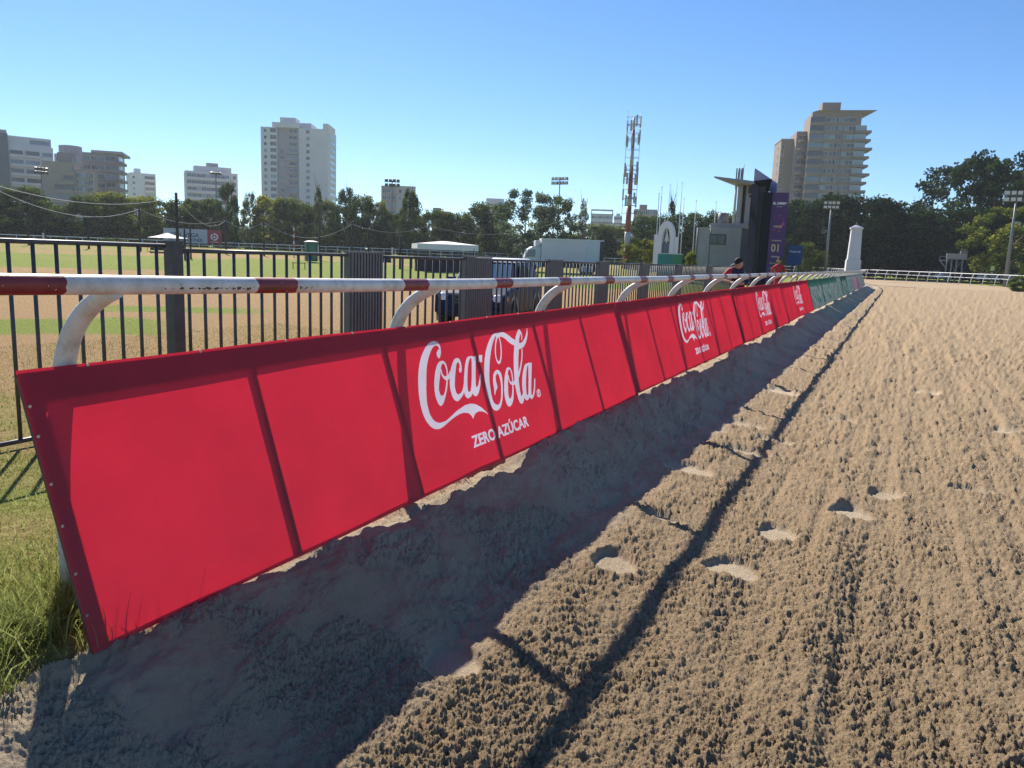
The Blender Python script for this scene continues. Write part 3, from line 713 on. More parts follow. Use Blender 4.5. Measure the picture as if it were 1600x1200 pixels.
def ribbed(y0, y1, ztop):
    m = MB(); m.box(-0.05, 0.03, y0, y1, -0.3, ztop - .2); n = int((y1 - y0) / 0.05)
    for i in range(n):
        y = y0 + (i + .5) * (y1 - y0) / n; m.box(0.03, 0.045, y - .014, y + .014, -0.28, ztop - .2 + .002)
    m.box(-0.055, 0.05, y0 - .005, y1 + .005, ztop - .196, ztop - .18); m.build('ribbed_post', FRIB, fence)
panel(-1.5, 2.2, 1.575); post(2.25, 1.575, .03); panel(2.3, 4.42, 1.575); post(4.5, 1.6, .05); panel(4.56, 6.7, 1.54)
yb = [6.72, 9.2, 12.0, 14.4, 17.2, 20.3, 24.0, 28.0]; wbx = [.58, .72, .55, .55, .6, .6, .7, .7]
for i, (y, w_) in enumerate(zip(yb, wbx)):
    ribbed(y, y + w_, 1.56 - .012 * i)
    if i < len(yb) - 1: panel(y + w_ + .01, yb[i + 1] - .01, 1.53 - .008 * i)

# ------------------------------------------------------------------ grass blades near the camera
GRASS = foliage('grass_blade', (0.26, 0.20, 0.09), (0.27, 0.31, 0.08), (0.58, 0.55, 0.26), 0.5)
def blades(n, fx, fy, hmin, hmax, seed, tone=(0, 1), wmin=.0016, lean=.6):
    rg = np.random.default_rng(seed)
    x = fx(rg, n); y = fy(rg, n, x); h = rg.uniform(hmin, hmax, n) * (0.6 + 0.8 * fbm(x * 2, y * 2, 5, 2))
    bad = (rail_u(x, y) > -0.02) & (y > 1.3); x = np.where(bad, x - 0.22, x); bad = (rail_u(x, y) > edge_u(y) + .03); x = np.where(bad, -2.3 + edge_u(y) - .1 * rg.uniform(0, 1, n), x)
    z = np.where(rail_u(x, y) > edge_u(y), base_z(x, y), infield_z(x, y)) - 0.01
    a = rg.uniform(0, 2 * math.pi, n); b = rg.uniform(0, 2 * math.pi, n); l = rg.uniform(.15, lean, n) * h
    w = rg.uniform(wmin, wmin * 2, n)
    ca, sa = np.cos(a) * w, np.sin(a) * w; dx, dy = np.cos(b) * l, np.sin(b) * l
    v = np.empty((n, 6, 3))
    for i, (f, ww, g) in enumerate(((0, 1, 0), (.55, .8, .35), (1, .12, 1.0))):
        zz = z + h * (f - 0.18 * f * f * (l / h) * 2)
        v[:, 2 * i] = np.column_stack([x + dx * g - ca * ww, y + dy * g - sa * ww, zz]); v[:, 2 * i + 1] = np.column_stack([x + dx * g + ca * ww, y + dy * g + sa * ww, zz])
    k = np.arange(n)[:, None] * 6
    q = np.concatenate([k + np.array([[0, 1, 3, 2]]), k + np.array([[2, 3, 5, 4]])])
    t = np.clip(rg.uniform(*tone, n) + .5 * (fbm(x * 1.2, y * 1.2, 9, 3) - .5), 0, 1)
    return v.reshape(-1, 3), q, np.repeat(t, 6)
parts_ = [
 blades(26000, lambda g, n: g.uniform(-5.0, -2.05, n), lambda g, n, x: g.uniform(.7, 4.5, n), .015, .045, 1, (.1, .95)),
 blades(2200, lambda g, n: g.normal(-2.45, .14, n), lambda g, n, x: g.normal(1.50, .22, n), .07, .17, 2, (.35, 1), .0016, 1.0),
 blades(2200, lambda g, n: g.normal(-2.75, .35, n), lambda g, n, x: g.normal(1.75, .4, n), .04, .12, 3, (.3, 1), .0014, .9),
 blades(900, lambda g, n: g.uniform(-2.8, -2.25, n), lambda g, n, x: g.uniform(.9, 1.45, n), .06, .16, 4, (.2, .8), .0016, 1.0),
 blades(42000, lambda g, n: g.uniform(-13, -4.5, n), lambda g, n, x: g.uniform(2, 14, n), .015, .05, 5, (.0, .75), .003),
 blades(1800, lambda g, n: g.uniform(-2.5, -2.22, n), lambda g, n, x: g.uniform(2, 26, n), .05, .14, 6, (.2, .8), .0025, .9),
]
Vg = []; Qg = []; Tg = []; kk = 0
for v, q, t in parts_: Vg.append(v); Qg.append(q + kk); Tg.append(t); kk += len(v)
o = link('grass_blades', big_mesh('grass_blades', np.concatenate(Vg), np.concatenate(Qg), GRASS, False, {'tone': np.concatenate(Tg)}))
tag(o, 'green and straw coloured grass beside the mound and the fence', 'grass', kind='stuff')

# ------------------------------------------------------------------ trees
LEAF_A = foliage('olive_leaf', (0.03, 0.055, 0.022), (0.095, 0.14, 0.04), (0.30, 0.32, 0.08), .42)
LEAF_B = foliage('deep_green_leaf', (0.018, 0.045, 0.02), (0.050, 0.095, 0.03), (0.14, 0.19, 0.05), .35)
LEAF_E = foliage('dark_evergreen_leaf', (0.010, 0.026, 0.014), (0.026, 0.055, 0.022), (0.085, 0.13, 0.035), .25)
LEAF_C = foliage('yellow_green_leaf', (0.05, 0.075, 0.02), (0.15, 0.19, 0.04), (0.33, 0.34, 0.08), .45)
LEAF_D = foliage('silvery_leaf', (0.045, 0.07, 0.035), (0.13, 0.18, 0.09), (0.34, 0.40, 0.26), .35)
BARK = paint('grey_brown_bark', (0.10, 0.075, 0.055), 0.9, 0.35, 6, 0, .5)
def crown_mesh(kind, seed, mat_):
    """unit crown (height 1 from the ground, half width 0.5) of many leaf-sized quads"""
    rg = np.random.default_rng(seed); pts = []; tone = []
    def blob(c, r, n, flat=.85, tb=0.0):
        d = rg.normal(size=(n, 3)); d /= np.linalg.norm(d, axis=1)[:, None]; rr = r * rg.uniform(.25, 1.25, n) ** .7
        p = c + d * rr[:, None] * np.array([1, 1, flat]); pts.append(p); tone.append(np.clip(rg.normal(.42 + tb, .22, n) + .25 * d[:, 2], 0, 1))  # sunlit tops painted in: leaves on a clump's upper side get lighter tone
    # outline rule per kind: (blobs, lowest, highest, half width at height z, blob radius, leaves)
    def prof(z):
        if kind == 'round': return .40 * math.sqrt(max(.03, 1 - ((z - .45) / .52) ** 2))
        if kind == 'broad': return .44 * max(.03, 1 - ((z - .38) / .60) ** 2) ** .42
        if kind == 'open': return .43 * math.sqrt(max(.03, 1 - ((z - .52) / .47) ** 2))
        if kind == 'poplar': return .36 * math.sin(math.pi * min(1, .20 + z * .76)) ** .7
        if kind == 'sparse': return .34 * (1.1 - z)
        if kind == 'topiary': return .34 * math.sin(math.pi * min(.97, z * .9 + .1)) ** .5
        return .4
    nb, z0, z1, r0, r1, lf, flat = {'round': (110, .06, .90, .05, .12, 1500, .85), 'broad': (150, .05, .90, .045, .11, 1300, .8), 'open': (105, .12, .93, .035, .095, 1600, .75),
        'poplar': (90, .05, .95, .045, .10, 1100, .9), 'sparse': (34, .15, .97, .03, .06, 900, 1.2), 'hedge': (110, .04, .84, .06, .13, 1000, .8), 'topiary': (40, .06, .93, .09, .1, 1500, .9)}[kind]
    for i in range(nb):
        z = rg.uniform(z0, z1); th = rg.uniform(0, 2 * math.pi); r = rg.uniform(r0, r1)
        if kind == 'hedge': c = np.array([rg.uniform(-.46, .46), rg.uniform(-.3, .3), z * rg.uniform(.75, 1)])
        else:
            w = prof(z) * rg.uniform(.35, 1.0) ** .45; w += .06 * math.sin(th * 3 + seed) * w / .4; c = np.array([w * math.cos(th), w * math.sin(th), z])
        blob(c, r, int(lf * r + 20), flat, .13 * rg.normal())
    P = np.concatenate(pts); T = np.concatenate(tone); n = len(P)
    P[:, 2] = np.maximum(P[:, 2], .01)
    size = {'round': .014, 'broad': .0125, 'open': .0125, 'poplar': .016, 'sparse': .013, 'hedge': .018, 'topiary': .03}[kind] * rg.uniform(.6, 1.5, n)
    a = rg.normal(size=(n, 3)); a /= np.linalg.norm(a, axis=1)[:, None]; b = np.cross(a, rg.normal(size=(n, 3))); b /= np.linalg.norm(b, axis=1)[:, None]
    a *= size[:, None]; b *= (size * .7)[:, None]
    V = np.stack([P - a, P - b, P + a, P + b], 1).reshape(-1, 3); q = np.arange(n * 4).reshape(-1, 4)
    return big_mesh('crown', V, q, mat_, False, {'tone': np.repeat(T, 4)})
def trunk_mesh(kind, seed):
    rg = random.Random(seed); m = MB(); top = {'poplar': .93, 'sparse': 1.0}.get(kind, .62)
    pts = [(rg.uniform(-.01, .01) * i, rg.uniform(-.01, .01) * i, top * i / 5) for i in range(6)]
    m.tube(pts, [.030, .024, .020, .015, .010, .005], 8)
    nb = {'sparse': 22, 'poplar': 16}.get(kind, 13)
    for i in range(nb):
        z0 = rg.uniform(.15, top * .9); th = rg.uniform(0, 6.28); L = rg.uniform(.16, .36)
        if kind in ('poplar', 'sparse'): e = (.13 * math.cos(th), .13 * math.sin(th), z0 + L * .9); mid = (.08 * math.cos(th), .08 * math.sin(th), z0 + L * .35)
        else: e = (L * math.cos(th), L * math.sin(th), z0 + L * .8); mid = (L * .5 * math.cos(th), L * .5 * math.sin(th), z0 + L * .3)
        m.tube([(0, 0, z0), mid, e], [.011, .007, .002], 5)
    return m.mesh('trunk', BARK)
_tm = {}
def tree(px, D, top, wpx, kind, leaf, label, group=None, seed=0, name='tree', base=None):
    """a tree that stands D metres away: top at photo height, width in photo pixels"""
    p = W(px, top, D); gx, gy = p.x, p.y
    gz = float(infield_z(gx, gy)) if base is None else base
    H = p.z - gz; wd_ = wpx * D / F_PX * 1.02
    key = (kind, leaf.name, seed % 3)
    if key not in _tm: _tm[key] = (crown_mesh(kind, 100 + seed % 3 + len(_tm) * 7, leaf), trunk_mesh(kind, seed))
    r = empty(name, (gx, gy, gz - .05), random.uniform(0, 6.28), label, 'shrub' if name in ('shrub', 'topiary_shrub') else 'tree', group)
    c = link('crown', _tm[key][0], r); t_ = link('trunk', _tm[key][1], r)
    for o_ in (c, t_): o_.scale = (wd_, wd_, H / .97)
    t_.scale = (min(wd_, H * .6), min(wd_, H * .6), H / .97)
    return r
gt = 'trees behind the far rail'
A, B_, Cc, Dd = LEAF_A, LEAF_B, LEAF_C, LEAF_D
TREES = [
 (-30, 150, 296, 70, 'round', A, 'olive tree cut off by the left edge of the picture'),
 (28, 146, 291, 72, 'round', A, 'leafiest olive tree in front of the leftmost white apartments'),
 (70, 150, 318, 60, 'broad', B_, 'low dark tree under the tan stepped apartment block'),
 (8, 138, 340, 40, 'round', B_, 'small round bush-like tree low at the left edge, behind the far rail'),
 (98, 150, 345, 44, 'round', Cc, 'short yellow-green tree in the gap below the tan stepped block'),
 (140, 148, 303, 52, 'round', A, 'tall olive tree hiding the right foot of the stepped block'),
 (172, 150, 299, 48, 'round', A, 'olive tree below the purple grey block with corner balconies'),
 (212, 148, 302, 54, 'round', Cc, 'yellowish tree below the small distant white tower'),
 (250, 152, 312, 44, 'open', B_, 'open dark tree just left of the tall timber wire pole'),
 (288, 150, 307, 44, 'round', Cc, 'yellow-green tree right of the tall timber wire pole'),
 (322, 150, 308, 46, 'round', A, 'olive tree in front of the wide white block'),
 (356, 144, 288, 34, 'poplar', B_, 'greyish poplar at the right end of the wide white block'),
 (390, 150, 302, 26, 'poplar', Dd, 'slim pale conifer in the gap left of the tall white tower'),
 (422, 150, 303, 46, 'round', Cc, 'yellow-green tree at the left foot of the tall white tower'),
 (458, 148, 307, 48, 'round', A, 'olive tree at the middle of the foot of the tall white tower'),
 (497, 142, 293, 34, 'sparse', B_, 'thin twiggy poplar at the right foot of the tall white tower'),
 (505, 150, 312, 48, 'round', A, 'round olive tree directly behind the thin twiggy poplar'),
 (541, 144, 296, 38, 'poplar', B_, 'dark poplar in the gap right of the tall white tower'),
 (566, 150, 304, 44, 'round', A, 'olive tree between the dark poplar and the pinkish block'),
 (592, 150, 318, 40, 'poplar', Cc, 'pale poplar just left of the pinkish block'),
 (612, 148, 330, 40, 'round', B_, 'dark tree below the pinkish block'),
 (640, 142, 298, 38, 'poplar', B_, 'tall dark poplar at the right side of the pinkish block'),
 (676, 150, 327, 52, 'round', A, 'olive tree right of the pinkish block, above the white canopy'),
 (716, 150, 330, 52, 'round', A, 'olive tree behind the right end of the white canopy'),
 (765, 148, 316, 62, 'round', A, 'broad olive tree behind the pale topiary shrub'),
 (822, 136, 296, 78, 'open', Dd, 'largest silvery tree, directly behind the truck cab'),
 (866, 142, 303, 62, 'open', B_, 'dark open tree with a floodlight mast rising from it'),
 (912, 150, 314, 38, 'sparse', Dd, 'thin see-through tree left of the white framed building'),
 (925, 158, 345, 56, 'broad', A, 'low olive tree above the right half of the truck box'),
 (962, 158, 352, 48, 'round', Cc, 'low yellow-green tree left of the telecom mast'),
 (1003, 100, 372, 50, 'round', Cc, 'bright young tree right at the foot of the telecom mast'),
 (1028, 140, 334, 60, 'broad', B_, 'dark tree behind the left side of the white arch'),
 (1052, 142, 308, 34, 'sparse', Dd, 'tall thin see-through tree above the white arch'),
 (1076, 140, 332, 58, 'broad', B_, 'dark tree between the white arch and the concrete building'),
 (1110, 140, 327, 56, 'round', B_, 'dark tree above the low roof of the concrete building'),
 (1150, 140, 330, 56, 'round', B_, 'dark tree hidden behind the concrete tower'),
 (1232, 150, 322, 74, 'broad', B_, 'dark tree directly right of the purple pillar'),
 (1285, 148, 306, 96, 'broad', B_, 'dark tree below the beige tower, behind the lamp mast'),
 (1342, 144, 299, 108, 'broad', B_, 'tallest dark tree right behind the white obelisk'),
 (1395, 146, 312, 86, 'broad', B_, 'dark tree right of the obelisk, left of the small white building'),
 (1440, 150, 352, 64, 'broad', B_, 'low dark tree below the small white building'),
 (1478, 148, 324, 94, 'broad', B_, 'dark rounded tree behind the judges stand'),
 (1530, 160, 246, 120, 'open', B_, 'giant open dark tree towering at the right'),
 (1572, 150, 236, 110, 'open', B_, 'giant dark tree whose crown reaches highest, near the right edge'),
 (1625, 155, 255, 110, 'open', B_, 'giant dark tree cut off by the right edge'),
 (1540, 150, 330, 90, 'broad', B_, 'dark low tree under the giant trees'),
 (1592, 126, 322, 100, 'open', A, 'mid green tree with a pale trunk in front of the giants at the right edge'),
 (1262, 118, 378, 22, 'round', Cc, 'small sunlit tree right of the blue hoarding'),
 (1280, 120, 388, 24, 'round', Cc, 'smaller sunlit tree near the foot of the lamp mast'),
]
for i, (px, D, top, w_, kd, lf, lab) in enumerate(TREES):
    tree(px, D, top, w_ * (1.5 if kd in ('round', 'broad') else 1.3), kd, LEAF_E if lf is B_ and px > 1200 else lf, lab, gt, i)
for i, (px, D, top, w_, lf, lab) in enumerate([
    (20, 158, 345, 110, B_, 'dark hedge mass behind the far rail at the left edge'), (110, 160, 350, 110, B_, 'dark hedge mass below the stepped apartment block'), (205, 160, 345, 110, B_, 'dark hedge mass below the distant white tower'),
    (300, 160, 345, 110, B_, 'dark hedge mass behind the white and red hoarding'), (395, 160, 345, 110, B_, 'dark hedge mass below and left of the tall white tower'), (490, 160, 345, 110, B_, 'dark hedge mass below the tall white tower'),
    (585, 160, 350, 110, B_, 'dark hedge mass below the pinkish block'), (680, 160, 352, 110, B_, 'dark hedge mass behind the white canopy'), (775, 160, 355, 110, B_, 'dark hedge mass behind the topiary shrub'), (870, 160, 360, 110, B_, 'dark hedge mass behind the truck box'),
    (965, 162, 372, 110, B_, 'dark hedge mass behind the telecom mast'), (1060, 150, 360, 110, B_, 'dark hedge mass behind the white arch'), (1260, 160, 350, 110, B_, 'dark hedge mass behind the blue hoarding'), (1360, 158, 352, 120, B_, 'dark hedge mass right of the obelisk'),
    (1460, 160, 362, 120, B_, 'dark hedge mass behind the judges stand'), (1560, 162, 360, 120, B_, 'dark hedge mass at the right edge behind the parked cars')]):
    tree(px, D, top, w_, 'hedge', LEAF_E if px > 1200 else lf, lab, 'hedges along the far side', i + 1, 'hedge')
tree(750, 88, 364, 16, 'topiary', LEAF_D, 'pale clipped columnar shrub right of the white canopy', None, 1, 'topiary_shrub')
tree(1219, 60, 402, 16, 'round', Cc, 'green shrub between the purple pillar and the blue hoarding', None, 1, 'shrub')
tree(1080, 62, 392, 22, 'round', Cc, 'sunny brownish green shrub against the concrete building', None, 2, 'shrub')
tree(1602, 88, 430, 44, 'round', A, 'low green shrub at the far rail on the right edge', None, 0, 'shrub', -0.05)
tree(176, 112, 370, 30, 'hedge', A, 'low clipped shrub row behind the far rail', None, 3, 'shrub')

# ------------------------------------------------------------------ buildings
WINGL = glass('window_glass'); FRAME = paint('white_window_frame', (0.55, 0.56, 0.58), 0.6)
RAILG = paint('balcony_glass_rail', (0.30, 0.36, 0.42), 0.2, .2)
_wm = {}
def window_mesh(w, h):
    k = (round(w, 2), round(h, 2))
    if k not in _wm:
        m = MB(); m.box(-w / 2, w / 2, -0.06, 0.0, 0, h, 0)
        f = 0.07
        m.box(-w / 2 - f, -w / 2, -.1, .0, -f, h + f, 1); m.box(w / 2, w / 2 + f, -.1, .0, -f, h + f, 1)
        m.box(-w / 2, w / 2, -.1, .0, -f, 0, 1); m.box(-w / 2, w / 2, -.1, .0, h, h + f, 1)
        if w > 1.3: m.box(-.035, .035, -.1, -.0, 0, h, 1)
        _wm[k] = m.mesh('window', [WINGL, FRAME])
    return _wm[k]
class Building:
    """local x runs right along the front as seen from the camera, local y away from it"""
    def __init__(s, label, pxc, D, yaw=0.0, name='apartment_building', cat='building'):
        x, y = G2(pxc, D); s.D = D; s.b = math.atan2(x, y)
        s.g = 0.0; s.root = empty(name, (x, y, s.g), -s.b + R_(yaw), label, cat); s.yaw = R_(yaw)
        # pixel to metre at this spot
        a = Vector(G2(pxc - 10, D)); c = Vector(G2(pxc + 10, D)); s.mpp = (c - a).length / 20; s.pxc = pxc; s.nw = 0
    def z(s, px, py): return W(px, py, s.D).z - s.g
    def x(s, px): return (px - s.pxc) * s.mpp / math.cos(s.yaw)
    def box(s, name, x0, x1, y0, y1, z0, z1, mat_, bev=0):
        m = MB(); m.box(x0, x1, y0, y1, z0, z1); return m.build(name, mat_, s.root)
    def win(s, x, y, z, w, h, rz=0):
        if s.nw >= 98: return
        s.nw += 1
        o = link('window', window_mesh(w, h), s.root); o.location = (x, y, z); o.rotation_euler = (0, 0, rz); return o
    def grid(s, x0, x1, y, z0, z1, nx, nz, w, h, rz=0, skip=0.0, off=(0, 0)):
        for j in range(nz):
            for i in range(nx):
                if random.random() < skip: continue
                fx = x0 + (i + .5) * (x1 - x0) / nx; fz = z0 + (j + .3) * (z1 - z0) / nz
                if rz == 0: s.win(fx, y, fz, w, h)
                else: s.win(y, fx, fz, w, h, rz)
WHITEW = paint('white_render', (0.60, 0.575, 0.60), .85, .06, .15); GREYW = paint('cool_grey_render', (0.31, 0.29, 0.32), .85, .08, .15)
TANW = paint('tan_render', (0.30, 0.245, 0.215), .85, .08, .15); BEIGE = paint('beige_render', (0.235, 0.175, 0.145), .85, .07, .12)
PURP = paint('purple_grey_brick', (0.22, 0.19, 0.20), .85, .1, .3); PINKW = paint('pinkish_brick', (0.34, 0.25, 0.22), .85, .1, .3)
DARKG = paint('dark_blue_glass_wall', (0.03, 0.055, 0.07), .2, .15, .3); PALEB = paint('pale_blue_render', (0.50, 0.54, 0.58), .85, .06, .2)
CONC = paint('raw_concrete', (0.36, 0.335, 0.345), .9, .14, .5, 0, .2)

# leftmost white block with a dark glass stripe
b = Building('leftmost white apartment block with a dark glass stripe and rounded top corner', 35, 330, 6)
zt = b.z(35, 213); fl = 3.1
b.box('wall', b.x(-60), b.x(92), 0, 16, 0, zt - 3, WHITEW); b.box('roof_storey', b.x(22), b.x(90), .8, 15, zt - 3, zt, WHITEW)
b.box('glass_stripe', b.x(2), b.x(22), -.5, 0, 0, zt + .5, DARKG); b.box('roof_parapet', b.x(-60), b.x(21), 0.0, 15, zt - 3, zt + 1.6, GREYW)
b.box('loggia', b.x(56), b.x(88), .72, .8, zt - 2.3, zt - .9, WINGL)
for j in range(12):
    z0 = zt - 6.2 - j * fl
    if z0 < 4: break
    b.box('window_band', b.x(24), b.x(44), -.12, 0, z0, z0 + 1.35, WINGL); b.box('window_band', b.x(48), b.x(70), -.14, 0, z0 - .2, z0 + 1.35, WINGL)
    b.box('balcony', b.x(23), b.x(71), -1.3, 0, z0 - .95, z0 - .1, WHITEW)
    b.box('window_band', b.x(74), b.x(90), -.12, 0, z0, z0 + 1.35, WINGL)
# grey block behind
b = Building('grey block with a curved roof storey behind the tan stepped one', 116, 345, -4)
zt = b.z(116, 227); b.box('wall', b.x(92), b.x(150), 0, 14, 0, zt - 3.5, GREYW)
m = MB(); n = 14; a0 = []
for i in range(n + 1): th = math.pi * i / n; a0.append((b.x(97) + (b.x(134) - b.x(97)) * (1 - math.cos(th)) / 2, 6 - 5.2 * math.sin(th)))
m.add([(x, y, z) for z in (zt - 3.5, zt) for x, y in a0], [(i, i + 1, n + 2 + i, n + 1 + i) for i in range(n)] + [tuple(range(n + 1)), tuple(range(2 * n + 1, n, -1))]); m.build('roof_storey', GREYW, b.root)
b.grid(b.x(95), b.x(150), 0, 6, zt - 4, 6, 9, 1.9, 1.3)
# tan stepped block in front
b = Building('tan stepped apartment block in front of the white and grey ones', 110, 300, -8)
zt = b.z(105, 238)
b.box('wall', b.x(72), b.x(122), 0, 14, 0, zt - 3.1, TANW); b.box('roof_storey', b.x(95), b.x(118), 1.5, 10, zt - 3.1, zt, PURP)
b.box('side_wing', b.x(122), b.x(150), 1.2, 14, 0, zt - 5.5, TANW)
for j in range(10):
    z0 = zt - 5.8 - j * 3.0
    if z0 < 1: break
    ind = max(0, 3 - j) * 2.6
    b.box('window_band', b.x(76) + ind, b.x(120), -.15, 0, z0, z0 + 1.5, WINGL); b.box('spandrel', b.x(73) + ind * .8, b.x(121), -.9, -.0, z0 - 1.3, z0 - .12, PALEB if j > 4 else TANW)
b.grid(b.x(124), b.x(149), 1.2, 3, zt - 6, 5, 9, 1.3, 1.4)
# purple grey block with corner balconies
b = Building('purple grey block with sunlit balconies at its right corner', 168, 320, -10)
zt = b.z(168, 240); b.box('wall', b.x(135), b.x(188), 0, 16, 0, zt, PURP); b.box('roof_slab', b.x(150), b.x(198), -1.2, 16, zt, zt + .8, GREYW)
for j in range(10):
    z0 = zt - 3.0 - j * 3.05
    if z0 < 3: break
    b.box('balcony', b.x(170), b.x(197), -1.6, 9, z0 - .5, z0 + .45, PURP); b.box('glazing', b.x(188), b.x(191), 1, 9, z0 + .5, z0 + 2.5, RAILG)
    for xx in (142, 154, 163): b.win(b.x(xx), 0, z0 + .3, 2.2, 1.5)
    b.win(b.x(178), 0, z0 + .6, 3.2, 1.5)
# distant white tower
b = Building('small distant white tower with balconies on its right half', 228, 480, 12)
zt = b.z(228, 271); b.box('wall', b.x(209), b.x(247), 0, 12, 0, zt, PALEB); b.box('lift_house', b.x(218), b.x(226), 3, 8, zt, zt + 2.5, PALEB)
for j in range(13):
    z0 = zt - 3 - j * 3.0
    b.box('balcony', b.x(229), b.x(246), -1.2, 0, z0 - .9, z0, WHITEW); b.box('window_band', b.x(230), b.x(245), -.1, 0, z0 + .1, z0 + 1.5, WINGL)
    b.win(b.x(213), 0, z0, 1.2, 1.2)
# wide white block
b = Building('wide low white apartment block left of the tall white tower', 333, 400, 4)
zt = b.z(333, 269); b.box('wall', b.x(293), b.x(374), 0, 14, 0, zt, WHITEW); b.box('roof_storey', b.x(307), b.x(365), 2, 12, zt, zt + 2.6, WHITEW); b.box('lift_house', b.x(327), b.x(345), 4, 9, zt + 2.6, zt + 4.4, GREYW)
for j in range(9):
    z0 = zt - 2.6 - j * 3.0
    b.box('floor_slab', b.x(296), b.x(362), -.9, 0, z0 - 1.2, z0 - .25, WHITEW)
    for i in range(9): b.win(b.x(299 + i * 7.3), 0, z0, 1.9, 1.45)
    b.win(b.x(369), 0, z0, 1.3, 1.4)
# tall white tower
b = Building('tallest white tower with a recessed grey centre, left half of the skyline', 464, 380, -14)
zt = b.z(464, 200); zb = 3.0
b.box('wall', b.x(410), b.x(434), 0, 18, 0, zt, WHITEW); b.box('wall', b.x(468), b.x(513), 0, 18, 0, zt, WHITEW)
b.box('recessed_wall', b.x(434), b.x(468), 1.6, 18, 0, zt, GREYW); b.box('crown_beam', b.x(433), b.x(470), -.3, 16, zt, zt + 1.8, WHITEW)
b.box('roof_storey', b.x(425), b.x(485), 2.5, 14, zt, zt + 2.6, WHITEW); b.box('lift_house', b.x(436), b.x(460), 4, 12, zt + 2.6, zt + 5.0, WHITEW)
b.box('side_fin', b.x(505), b.x(513), .2, 16, zt, zt + 2.4, WHITEW)
nf = 18; fh = (zt - 3) / nf
for j in range(nf):
    z0 = zt - 2.3 - j * fh
    b.win(b.x(417), 0, z0, 1.2, 1.3)
    b.win(b.x(429), 0, z0, 2.6, 1.7)
    if j > 2:
        b.win(b.x(441), 1.6, z0, 1.5, 1.4); b.box('balcony', b.x(449), b.x(467), .3, 1.6, z0 - .5, z0 + .4, GREYW)
    if j < 17: b.win(b.x(458), 1.6, z0 + .3, 3.6, 1.5)
    if j % 1 == 0 and j < 14: b.win(b.x(482), 0, z0, 1.5, 1.4)
for j in range(18):
    z0 = zt - 3.0 - j * fh; b.box('side_window_band', b.x(513), b.x(513) + .12, 3, 15, z0, z0 + 1.3, WINGL)
# pinkish block
b = Building('small pinkish block with a floodlight mast in front', 621, 330, 0)
zt = b.z(621, 291); b.box('wall', b.x(595), b.x(618), 0, 12, 0, zt, PINKW); b.box('plain_wall', b.x(618), b.x(648), -.4, 12, 0, zt + .2, paint('pale_pink_render', (.42, .36, .33), .85))
for j in range(6):
    z0 = zt - 2.6 - j * 2.8
    for px_ in (600, 606.5, 613): b.win(b.x(px_), 0, z0, 1.5, 1.3)
    for px_ in (624, 643): b.win(b.x(px_), -.4, z0, 1.2, 1.2)
def small_block(label, x0, x1, top, D, wall, rows, cols, w=1.6, h=1.3, roof=None, yaw=0):
    b = Building(label, (x0 + x1) / 2, D, yaw); zt = b.z((x0 + x1) / 2, top)
    b.box('wall', b.x(x0), b.x(x1), 0, 12, 0, zt, wall)
    if roof: b.box('roof_storey', b.x(roof[0]), b.x(roof[1]), 2, 9, zt, b.z(roof[0], roof[2]), wall)
    b.box('roof_edge', b.x(x0) - .3, b.x(x1) + .3, -.3, 12.3, zt, zt + .35, GREYW) if not roof else None
    b.grid(b.x(x0), b.x(x1), 0, zt - rows * 3.0, zt, cols, rows, w, h); return b
small_block('low dark roofed block just right of the pinkish block', 674, 703, 330, 300, PURP, 2, 5, roof=(675, 688, 324))
small_block('white stepped block above the trees left of the silvery tree', 743, 792, 320, 420, WHITEW, 3, 7, roof=(757, 785, 309))
b = small_block('white block with an open frame on its roof, left of the telecom mast', 920, 954, 335, 420, PALEB, 3, 6)
zt = b.z(937, 335); zz = b.z(937, 327); b.box('roof_frame', b.x(920), b.x(921.5), -.2, 1, zt, zz, WHITEW); b.box('roof_frame', b.x(952.5), b.x(954), -.2, 1, zt, zz, WHITEW); b.box('roof_frame', b.x(920), b.x(954), -.2, 1, zz - .9, zz, WHITEW)
small_block('small pale block between the framed block and the telecom mast', 956, 968, 337, 440, PALEB, 2, 3, roof=(959, 965, 333))
small_block('long low white hall under the telecom mast', 925, 986, 350, 300, WHITEW, 1, 12, 1.5, 1.2)
small_block('tan apartment block immediately right of the telecom mast', 986, 1022, 327, 350, TANW, 4, 6, 1.8, 1.4, roof=(994, 1006, 319))
small_block('small white block behind the dark trees right of the obelisk', 1411, 1446, 320, 420, WHITEW, 4, 6, 2.0, 1.3, roof=(1416, 1434, 314))
